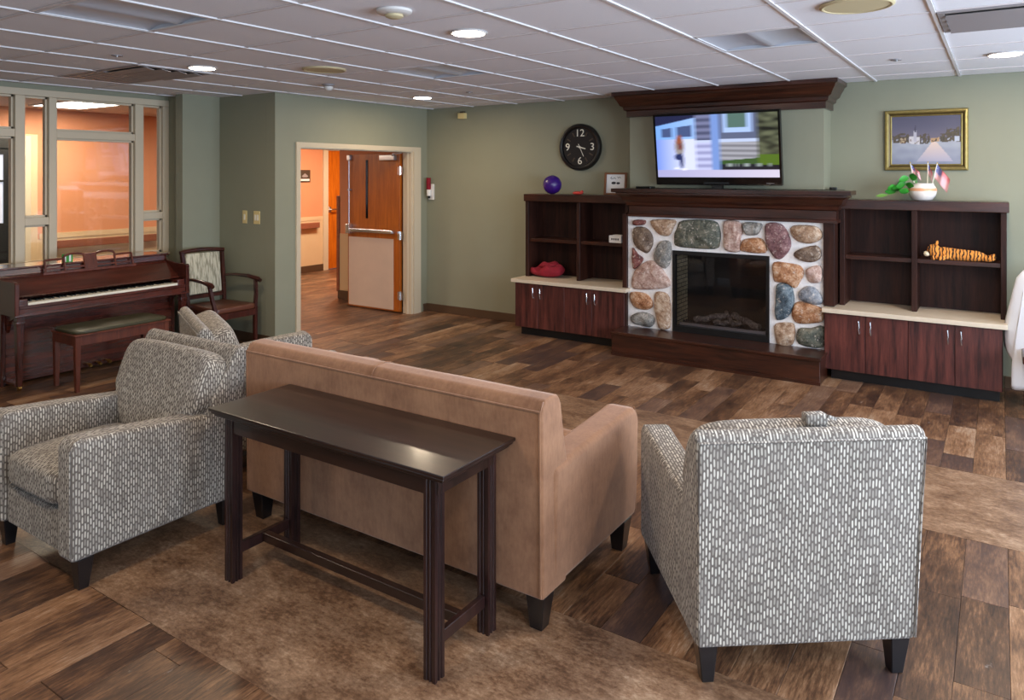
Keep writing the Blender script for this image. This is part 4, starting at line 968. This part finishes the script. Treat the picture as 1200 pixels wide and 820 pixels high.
# ================================================================== upholstered seating
def piping(bm, pts, r=.004, closed=False): tube(bm, pts, r, 6, closed)
def armchair(loc, rz, label):
    r = empty('armchair', loc, rz); tag(r, label, 'armchair', 'dash-patterned armchairs around the sofa'); M = 'dash_fabric'; hw = .39
    bm = bmesh.new(); bx(bm, -hw+.125, hw-.125, -.36, .385, .135, .315, .012, 2); mk('seat_base', bm, M, r, 45, True)
    arm = [(-.37, .135), (.41, .135), (.412, .60), (.40, .632), (.37, .645), (.10, .622), (-.20, .590), (-.37, .57)]
    for s_ in (-1, 1):
        bm = bmesh.new(); a, b = sorted((s_*(hw-.125), s_*hw)); prism(bm, arm, a, b, 'X', bev=.022, seg=3); am = mk('arm', bm, M, r, 45, True)
        bm = bmesh.new(); xo = s_*(hw-.002); piping(bm, [(xo-s_*.012, .409, .16), (xo-s_*.012, .409, .60), (xo-s_*.012, .39, .634), (xo-s_*.012, .36, .643)]); mk('piping', bm, M, am, 60, True)
    back = [(-.395, .134), (-.25, .134), (-.17, .46), (-.25, .66), (-.335, .80), (-.365, .865), (-.39, .889), (-.42, .885), (-.437, .86), (-.425, .60)]
    bm = bmesh.new(); vs_ = prism(bm, back, -hw, hw, 'X', bev=.018, seg=3)
    for v in bm.verts: v.co.x *= 1+.045*max(0, (v.co.z-.5))/.4
    bk = mk('backrest', bm, M, r, 50, True)
    bm = bmesh.new(); xx = hw-.008; piping(bm, [(-xx, -.400, .15), (-xx-.008, -.425, .60), (-xx-.016, -.440, .855), (xx+.016, -.440, .855), (xx+.008, -.425, .60), (xx, -.400, .15)], .0045); mk('piping', bm, M, bk, 60, True)
    bm = bmesh.new(); puff(bm, 0, 0, 0, (hw-.125)*2-.01, .56, .16, .30, 12, .02); bmesh.ops.transform(bm, matrix=Matrix.Translation((0, .13, .40)), verts=bm.verts); mk('seat_cushion', bm, M, r, 80, True)
    bm = bmesh.new(); puff(bm, 0, 0, 0, hw*2-.012, .215, .455, .34, 14)
    for v in bm.verts:
        k = 1-.33*max(0, min(1, (-.02-v.co.z)/.16)) ; v.co.x *= k                 # narrow where it drops between the arms
    bmesh.ops.transform(bm, matrix=Matrix.Translation((0, -.262, .640)) @ Matrix.Rotation(math.radians(20), 4, 'X'), verts=bm.verts); mk('back_cushion', bm, M, r, 80, True)
    for sx in (-1, 1):
        for sy in (-1, 1):
            bm = bmesh.new(); taper_leg(bm, sx*(hw-.045), (.345 if sy > 0 else -.345), 0, .136, .070, .042, sx*-.004, 0); mk('leg', bm, 'leg_black', r)
    return r
# right chair: back corner measured at (-.862,2.503), width direction (.793,.609)
def place(bl, wd, hw=.355, bk=.345):
    wd = Vector((wd[0], wd[1])).normalized(); fw = Vector((-wd.y, wd.x)); c = Vector(bl)+wd*hw+fw*bk; return (c.x, c.y, 0), math.atan2(wd.y, wd.x)
loc, rz = place((-.865, 2.500), (.793, .609)); rc = armchair(loc, rz, 'grey dash-patterned armchair seen from behind at right of the sofa')
bm = bmesh.new(); bx(bm, .02, .10, -.345, -.30, .872, .912, .008, 2); bar(bm, (.09, -.33, .905), (.13, -.31, .888), .04, .012); mk('folded_label', bm, 'dash_fabric', rc, 60, True)
armchair((-3.60, 1.935, 0), PI, 'grey dash-patterned armchair in the left foreground with its open seat facing away from the fireplace')
fw = Vector((.42, .907)); wd = Vector((.907, -.42)); c = Vector((-4.13, 3.57))+wd*.385-fw*.41; armchair((c.x, c.y, 0), math.atan2(wd.y, wd.x), 'grey dash-patterned armchair mostly hidden behind the left one, facing the fireplace')

# sofa
sf = empty('loveseat', (-2.325, 2.81, 0)); tag(sf, 'tan suede two-seat sofa seen from behind, beyond the dark console table', 'sofa')
M = 'suede'; hw = .885
bm = bmesh.new(); bx(bm, -hw+.14, hw-.14, -.36, .41, .145, .32, .012, 2); mk('seat_base', bm, M, sf, 45)
arm = [(-.36, .142), (.43, .142), (.438, .30), (.440, .60), (.425, .645), (.38, .665), (.20, .652), (-.20, .632), (-.36, .62)]
for s_ in (-1, 1):
    bm = bmesh.new(); a, b = sorted((s_*(hw-.145), s_*hw)); prism(bm, arm, a, b, 'X', bev=.03, seg=4)
    for v in bm.verts: v.co.x += s_*.012*math.sin(max(0, v.co.z-.2)*5)
    am = mk('arm', bm, M, sf, 50)
    bm = bmesh.new(); xo = s_*(hw-.012); piping(bm, [(xo, .436, .16), (xo+s_*.006, .440, .35), (xo+s_*.004, .440, .60), (xo, .42, .652)]); mk('piping', bm, M, am, 60)
back = [(-.43, .140), (-.25, .14), (-.20, .45), (-.26, .70), (-.29, .86), (-.31, .895), (-.35, .905), (-.41, .898), (-.432, .87), (-.438, .84)]
bm = bmesh.new(); prism(bm, back, -hw, hw, 'X', bev=.012, seg=3); bk = mk('backrest', bm, M, sf, 50)
bm = bmesh.new(); tube(bm, [(0, -.437, .862), (0, -.430, .885), (0, -.41, .900), (0, -.35, .907), (0, -.31, .897)], .0025, 6); mk('top_seam', bm, M, bk, 60)
for o_ in (-hw+.010, hw-.010):
    bm = bmesh.new(); i_ = 0
    piping(bm, [(i_, -.440, .858), (o_, -.440, .858)], .004); piping(bm, [(o_, -.433, .15), (o_, -.440, .855), (o_, -.415, .892)], .0042); mk('piping', bm, M, bk, 60)
for s_ in (-1, 1):
    bm = bmesh.new(); puff(bm, 0, 0, 0, .725, .62, .17, .30, 12, .02); bmesh.ops.transform(bm, matrix=Matrix.Translation((s_*.367, .13, .405)), verts=bm.verts); mk('seat_cushion', bm, M, sf, 80)
    bm = bmesh.new(); puff(bm, 0, 0, 0, .725, .15, .38, .40, 12); bmesh.ops.transform(bm, matrix=Matrix.Translation((s_*.367, -.19, .66)) @ Matrix.Rotation(math.radians(13), 4, 'X'), verts=bm.verts); mk('back_cushion', bm, M, sf, 80)
for sx in (-1, 1):
    for sy in (-1, 1):
        bm = bmesh.new(); taper_leg(bm, sx*(hw-.05), sy*.36-.01, 0, .148, .085, .055, sx*-.005, 0); mk('leg', bm, 'leg_black', sf)

# ================================================================== console table
ct = empty('console_table', (-2.21, 2.145, 0)); tag(ct, 'long dark wood console table with stepped edge standing behind the tan sofa', 'table')
hx, hy, TZ = .655, .222, .745
box('tabletop', 'console_wood', -hx, hx, -hy, hy, TZ-.014, TZ, ct, bev=.004, seg=2)
box('edge_moulding', 'console_wood', -hx+.008, hx-.008, -hy+.008, hy-.008, TZ-.025, TZ-.0145, ct, bev=.004, seg=2); box('edge_moulding', 'console_wood', -hx+.018, hx-.018, -hy+.018, hy-.018, TZ-.036, TZ-.0255, ct, bev=.003)
bm = bmesh.new(); ax, ay = .575, .168
for a in ((-ax, ax, -ay-.012, -ay+.010), (-ax, ax, ay-.010, ay+.012), (-ax-.012, -ax+.010, -ay, ay), (ax-.010, ax+.012, -ay, ay)): bx(bm, a[0], a[1], a[2], a[3], .645, TZ-.036)
mk('apron', bm, 'console_wood', ct)
h = .026
def fluted(cx, cy):
    pts = []; g, d = .006, .005
    for (nx_, ny_) in ((0, -1), (1, 0), (0, 1), (-1, 0)):
        tx, ty = -ny_, nx_
        for t_, dd in ((-h, 0), (-.014, 0), (-.011, d), (-.005, d), (-.002, 0), (.002, 0), (.005, d), (.011, d), (.014, 0)):
            pts.append((cx+nx_*(h-dd)+tx*t_, cy+ny_*(h-dd)+ty*t_))
    bm = bmesh.new(); prism(bm, pts, 0, TZ-.037, 'Z'); return bm
for sx in (-1, 1):
    for sy in (-1, 1): mk('leg', fluted(sx*.562, sy*.158), 'console_leg_wood', ct)
    box('end_stretcher', 'console_leg_wood', sx*.562-.012, sx*.562+.012, -.158+h, .158-h, .105, .15, ct, bev=.002)
box('long_stretcher', 'console_wood', -.55, .55, -.016, .016, .108, .148, ct, bev=.002)

# ================================================================== piano
pn = empty('upright_piano', (-6.95, 3.47, 0)); tag(pn, 'reddish brown upright piano with open keyboard below the glazed wall', 'piano')
HWp = .765     # half length in Y; local x: front +
def pb(n, m, x0, x1, y0, y1, z0, z1, **k): return box(n, m, x0+6.95, x1+6.95, y0, y1, z0, z1, pn, **k)
X0, XB, XF, XK = -7.26, -6.985, -6.84, -6.60
side = [(X0, 0), (XF-.01, 0), (XF-.01, .60), (XK, .60), (XK, .865), (XK-.012, .882), (XK-.22, .885), (XB-.005, .91), (XB-.015, .945), (X0, .945)]
for s_ in (-1, 1):
    bm = bmesh.new(); a, b = sorted((s_*(HWp-.035), s_*HWp)); prism(bm, [(x+6.95, z) for x, z in side], a, b, 'Y', bev=.004, seg=1); mk('side_panel', bm, 'piano_upright', pn)
pb('lid', 'piano_wood', X0, XB+.02, -HWp-.005, HWp+.005, .946, .966, bev=.006, seg=2)
pb('back_board', 'piano_wood', X0, X0+.03, -HWp+.036, HWp-.036, .05, .945)
bm = bmesh.new(); prism(bm, [(XB+6.95, .90), (XB+.012+6.95, .90), (XB+.004+6.95, .945), (XB-.012+6.95, .945)], -HWp+.036, HWp-.036, 'Y'); mk('upper_panel', bm, 'piano_wood', pn)
bm = bmesh.new(); prism(bm, [(XB-.02+6.95, .885), (-6.93+6.95, .875), (-6.925+6.95, .89), (XB+6.95, .90)], -HWp+.036, HWp-.036, 'Y'); mk('desk_ledge', bm, 'piano_wood', pn)
bm = bmesh.new(); prism(bm, [(-6.935+6.95, .884), (-6.72+6.95, .752), (-6.725+6.95, .744), (-6.95+6.95, .868)], -HWp+.036, HWp-.036, 'Y'); fbd = mk('fallboard', bm, 'piano_wood', pn)
bm = bmesh.new(); prism(bm, [(-6.72+6.95, .758), (-6.705+6.95, .752), (-6.71+6.95, .740), (-6.728+6.95, .744)], -HWp+.036, HWp-.036, 'Y', bev=.003, seg=1); mk('fallboard_lip', bm, 'piano_wood', fbd)
bm = text_bm('~~~~', .03, .0008); bmesh.ops.transform(bm, matrix=Matrix.Translation((-6.872+6.95, 0, .8275)) @ Matrix.Rotation(PI/2, 4, 'Z') @ Matrix.Rotation(math.radians(47), 4, 'X'), verts=bm.verts); bm.free()
bm = bmesh.new()
for k in range(7): bar(bm, (.076+.004*(k % 2), -.045+k*.014, .8292-.003*(k % 2)), (.0745-.003*(k % 3), -.038+k*.014, .8305+.002*(k % 3)), .004, .0015)
mk('name_script', bm, 'ivory', fbd)
pb('key_bed', 'piano_wood', -6.86, XK-.012, -HWp+.036, HWp-.036, .605, .66, bev=.003); pb('key_slip', 'piano_wood', -6.628, -6.605, -HWp+.036, HWp-.036, .66, .686, bev=.003); pb('bed_moulding', 'piano_wood', XK-.020, XK+.004, -HWp+.001, HWp-.001, .598, .612, bev=.004, seg=2)
for s_ in (-1, 1): a, b = sorted((s_*.658, s_*(HWp-.036))); pb('key_block', 'piano_wood', -6.80, -6.628, a, b, .66, .735, bev=.006, seg=2)
bm = bmesh.new(); nk = 52; kw = 1.312/nk
for k in range(nk): bx(bm, -6.80+6.95, -6.63+6.95, -.656+k*kw+.0006, -.656+(k+1)*kw-.0006, .685, .703)
stuff(mk('white_keys', bm, 'ivory', pn)); bm = bmesh.new()
for k in range(nk):
    if k % 7 not in (2, 6): bx(bm, -6.795+6.95, -6.70+6.95, -.656+(k+1)*kw-.006, -.656+(k+1)*kw+.006, .7035, .715, .001)
stuff(mk('black_keys', bm, 'black', pn))
pb('lower_panel', 'piano_wood', -6.875, -6.855, -HWp+.036, HWp-.036, .10, .602); pb('toe_rail', 'piano_wood', -6.90, -6.84, -HWp+.036, HWp-.036, .02, .10, bev=.004)
for s_ in (-1, 1):
    bm = bmesh.new(); y = s_*.715; vv = [(.031, 0, .05), (.024, .05, .10), (.02, .09, .2), (.022, .2, .34), (.026, .34, .48), (.03, .48, .54)]
    taper_leg(bm, -6.645+6.95, y, .03, .53, .058, .036); bx(bm, -6.645-.036+6.95, -6.645+.036+6.95, y-.036, y+.036, .53, .56, .006, 2); bx(bm, -6.645-.028+6.95, -6.645+.028+6.95, y-.028, y+.028, .56, .598); mk('leg', bm, 'piano_upright', pn, 40)
    bm = bmesh.new(); cyl(bm, (-6.645+6.95, y-.012, .018), .018, .024, 14, 'Y'); mk('caster', bm, 'brass', pn, 40)
    bm = bmesh.new(); bx(bm, -6.85+6.95, -6.67+6.95, y-.02, y+.02, .03, .055, .004, 1); mk('leg_foot', bm, 'piano_wood', pn)
    bm = bmesh.new(); prism(bm, [(-6.845+6.95, .597), (-6.69+6.95, .597), (-6.72+6.95, .57), (-6.80+6.95, .54), (-6.845+6.95, .44)], y-.014, y+.014, 'Y', bev=.003, seg=1); mk('corbel', bm, 'piano_wood', pn)
for k in (-1, 0, 1):
    bm = bmesh.new(); tube(bm, [(-6.86+6.95, k*.085, .055), (-6.82+6.95, k*.085, .055), (-6.785+6.95, k*.085, .048), (-6.765+6.95, k*.085, .046)], [.008, .010, .018, .012], 8); mk('pedal', bm, 'brass', pn, 60)
# fretwork music desk
md_ = empty('x'); bpy.data.objects.remove(md_)
bm = bmesh.new(); xd = -6.935+6.95
def P3(y, z): return (xd-(z-.885)*.25, y, z)
def arch(bm, ya, yb, z0, z1, top):
    pts = [P3(ya, z0), P3(ya, z1)]+[P3((ya+yb)/2-math.cos(PI*t_/8)*(yb-ya)/2, z1+math.sin(PI*t_/8)*top) for t_ in range(1, 8)]+[P3(yb, z1), P3(yb, z0)]
    tube(bm, pts, .011, 6)
ys_ = [-.39, -.235, -.055, .055, .235, .39]
bar(bm, P3(-.41, .890), P3(.41, .890), .03, .022); bar(bm, P3(-.40, .925), P3(.40, .925), .014, .012)
for (ya, yb, zt, tp) in ((-.385, -.225, 1.0, .004), (-.225, -.05, 1.015, .028), (.05, .225, 1.015, .028), (.225, .385, 1.0, .004)): arch(bm, ya, yb, .89, zt, tp)
bar(bm, P3(-.0, .885), P3(0, 1.03), .016, .095, Vector((0, 1, 0))); bar(bm, P3(-.05, 1.028), P3(.05, 1.028), .02, .016)
mk('music_desk', bm, 'bench_wood', pn, 50)
pb('lid_hinge', 'brass', -7.10, -7.08, -.70, -.66, .966, .969)

# things on the piano: paper label on the music desk
t = empty('music_booklet', (-6.985, 3.285, .967)); tag(t, 'thin green and white booklet standing behind the piano music desk', 'book'); box('cover', 'leaf', -.006, .006, -.045, .045, 0, .075, t, bev=.001)
for y in (-.03, .012): box('stripe', 'paper', .006, .0075, y, y+.016, .005, .07, t)

# bench
bn = empty('piano_bench', (-6.36, 3.36, 0)); tag(bn, 'brown wooden piano bench with olive padded top tucked under the keyboard', 'bench')
bm = bmesh.new(); puff(bm, 0, 0, .478, .39, .80, .03, .22, 8); mk('seat_pad', bm, 'bench_pad', bn, 60); box('seat_board', 'bench_wood', -.205, .205, -.41, .41, .45, .466, bn, bev=.004)
bm = bmesh.new()
for a in ((-.19, .19, -.395, -.378), (-.19, .19, .378, .395), (-.19, -.173, -.378, .378), (.173, .19, -.378, .378)): bx(bm, a[0], a[1], a[2], a[3], .375, .45)
mk('apron', bm, 'bench_wood', bn)
for sx in (-1, 1):
    for sy in (-1, 1): bm = bmesh.new(); taper_leg(bm, sx*.17, sy*.375, 0, .449, .046, .032); mk('leg', bm, 'bench_wood', bn)

# side chair with arms in the corner (faces +x)
sc = empty('side_chair', (-6.53, 4.53, 0)); tag(sc, 'dark wooden open-arm chair with pale striped back in the corner beyond the piano', 'chair')
bm = bmesh.new(); prism(bm, [(-.23, -.20), (.24, -.235), (.26, -.20), (.262, .20), (.24, .235), (-.23, .20)], .40, .455, 'Z', bev=.014, seg=3); mk('seat', bm, 'seat_leather', sc, 60)
bm = bmesh.new()
for a in (((-.22, -.20, .37), (.25, -.225, .37)), ((-.22, .20, .37), (.25, .225, .37)), ((-.22, -.19, .37), (-.22, .19, .37)), ((.25, -.21, .37), (.25, .21, .37))): bar(bm, a[0], a[1], .022, .06)
mk('seat_rail', bm, 'chair_wood', sc)
for s_ in (-1, 1):
    bm = bmesh.new(); pts = [(-.30, s_*.205, 0), (-.245, s_*.205, .25), (-.235, s_*.205, .42), (-.255, s_*.212, .62), (-.31, s_*.225, .96)]
    for p, q in zip(pts, pts[1:]): bar(bm, p, q, .032, .032)
    mk('rear_leg', bm, 'chair_wood', sc)
    bm = bmesh.new(); pts = [(.245, s_*.225, 0), (.245, s_*.225, .42), (.225, s_*.25, .55), (.20, s_*.262, .68)]
    for k, (p, q) in enumerate(zip(pts, pts[1:])): bar(bm, p, q, .034-.004*(k > 0), .034-.004*(k > 0))
    mk('front_leg', bm, 'chair_wood', sc)
    bm = bmesh.new(); pts = [(-.27, s_*.225, .70), (-.10, s_*.245, .715), (.08, s_*.262, .712), (.24, s_*.27, .69), (.27, s_*.27, .675)]; tube(bm, pts, [.013, .016, .02, .024, .018], 10); mk('armrest', bm, 'chair_wood', sc, 60)
bm = bmesh.new(); pts = [(-.31-.02*math.cos(k*PI/8), -.235+.47*k/8, .965+.018*math.sin(k*PI/8)) for k in range(9)]; tube(bm, pts, .021, 8); mk('top_rail', bm, 'chair_wood', sc, 60)
bm = bmesh.new(); prism(bm, [(-.325, .95), (-.295, .95), (-.250, .54), (-.275, .54)], -.19, .19, 'Y', bev=.008, seg=2); mk('back_pad', bm, 'leaf_stripe_fabric', sc, 60)
bm = bmesh.new(); bar(bm, (-.255, -.20, .515), (-.255, .20, .515), .025, .04); mk('lower_back_rail', bm, 'chair_wood', sc)

# ================================================================== cloth-draped chair at the right edge
dc = empty('draped_chair', (.375, 6.60, 0)); tag(dc, 'dark wooden chair under a white cloth at the right edge of the picture', 'chair')
bm = bmesh.new(); bx(bm, -.24, .24, -.23, .22, .40, .46, .01, 2); mk('seat', bm, 'chair_wood', dc, 40)
for sx in (-1, 1):
    for sy in (-1, 1): bm = bmesh.new(); taper_leg(bm, sx*.21, sy*.2, 0, .41 if sy < 0 else 1.02, .04, .03); mk('leg', bm, 'chair_wood', dc)
box('back_panel', 'chair_wood', -.19, .19, .19, .21, .6, 1.02, dc); box('side_stretcher', 'chair_wood', -.22, -.20, -.18, .18, .14, .17, dc)
bm = bmesh.new(); NX_, NZ_ = 40, 26; V = []
for j in range(NZ_+1):
    row = []; t_ = j/NZ_
    for i in range(NX_+1):
        u = i/NX_; ang = PI*(1.0-u)*1.0+PI*.0; s_ = math.sin(ang); cc = math.cos(ang)
        flare = .0+.075*min(1, t_*1.25)+.01*math.sin(t_*PI); fold = (.012+.02*t_)*math.sin(u*34+2*t_)
        x = cc*(.245+flare+fold); y = .20-abs(s_)**.6*(.07+.14*t_)+fold*.4
        ln = .60+.30*min(1, u/.16)-.08*min(1, max(0, (u-.2)/.3))
        z = 1.045-ln*t_
        if t_ < .10: x *= .35+6.5*t_ if t_ < .1 else 1; z = 1.045-.02*(t_/.1)**2
        row.append(bm.verts.new((x, y, z)))
    V.append(row)
for j in range(NZ_):
    for i in range(NX_): bm.faces.new((V[j][i], V[j][i+1], V[j+1][i+1], V[j+1][i]))
cl = mk('white_cloth', bm, 'white_cloth', None, 180); cl.location = (.375, 6.60, 0); tag(cl, 'white cloth hanging over the chair at the right edge beside the bookcase', 'cloth')
sm = cl.modifiers.new('thick', 'SOLIDIFY'); sm.thickness = .004
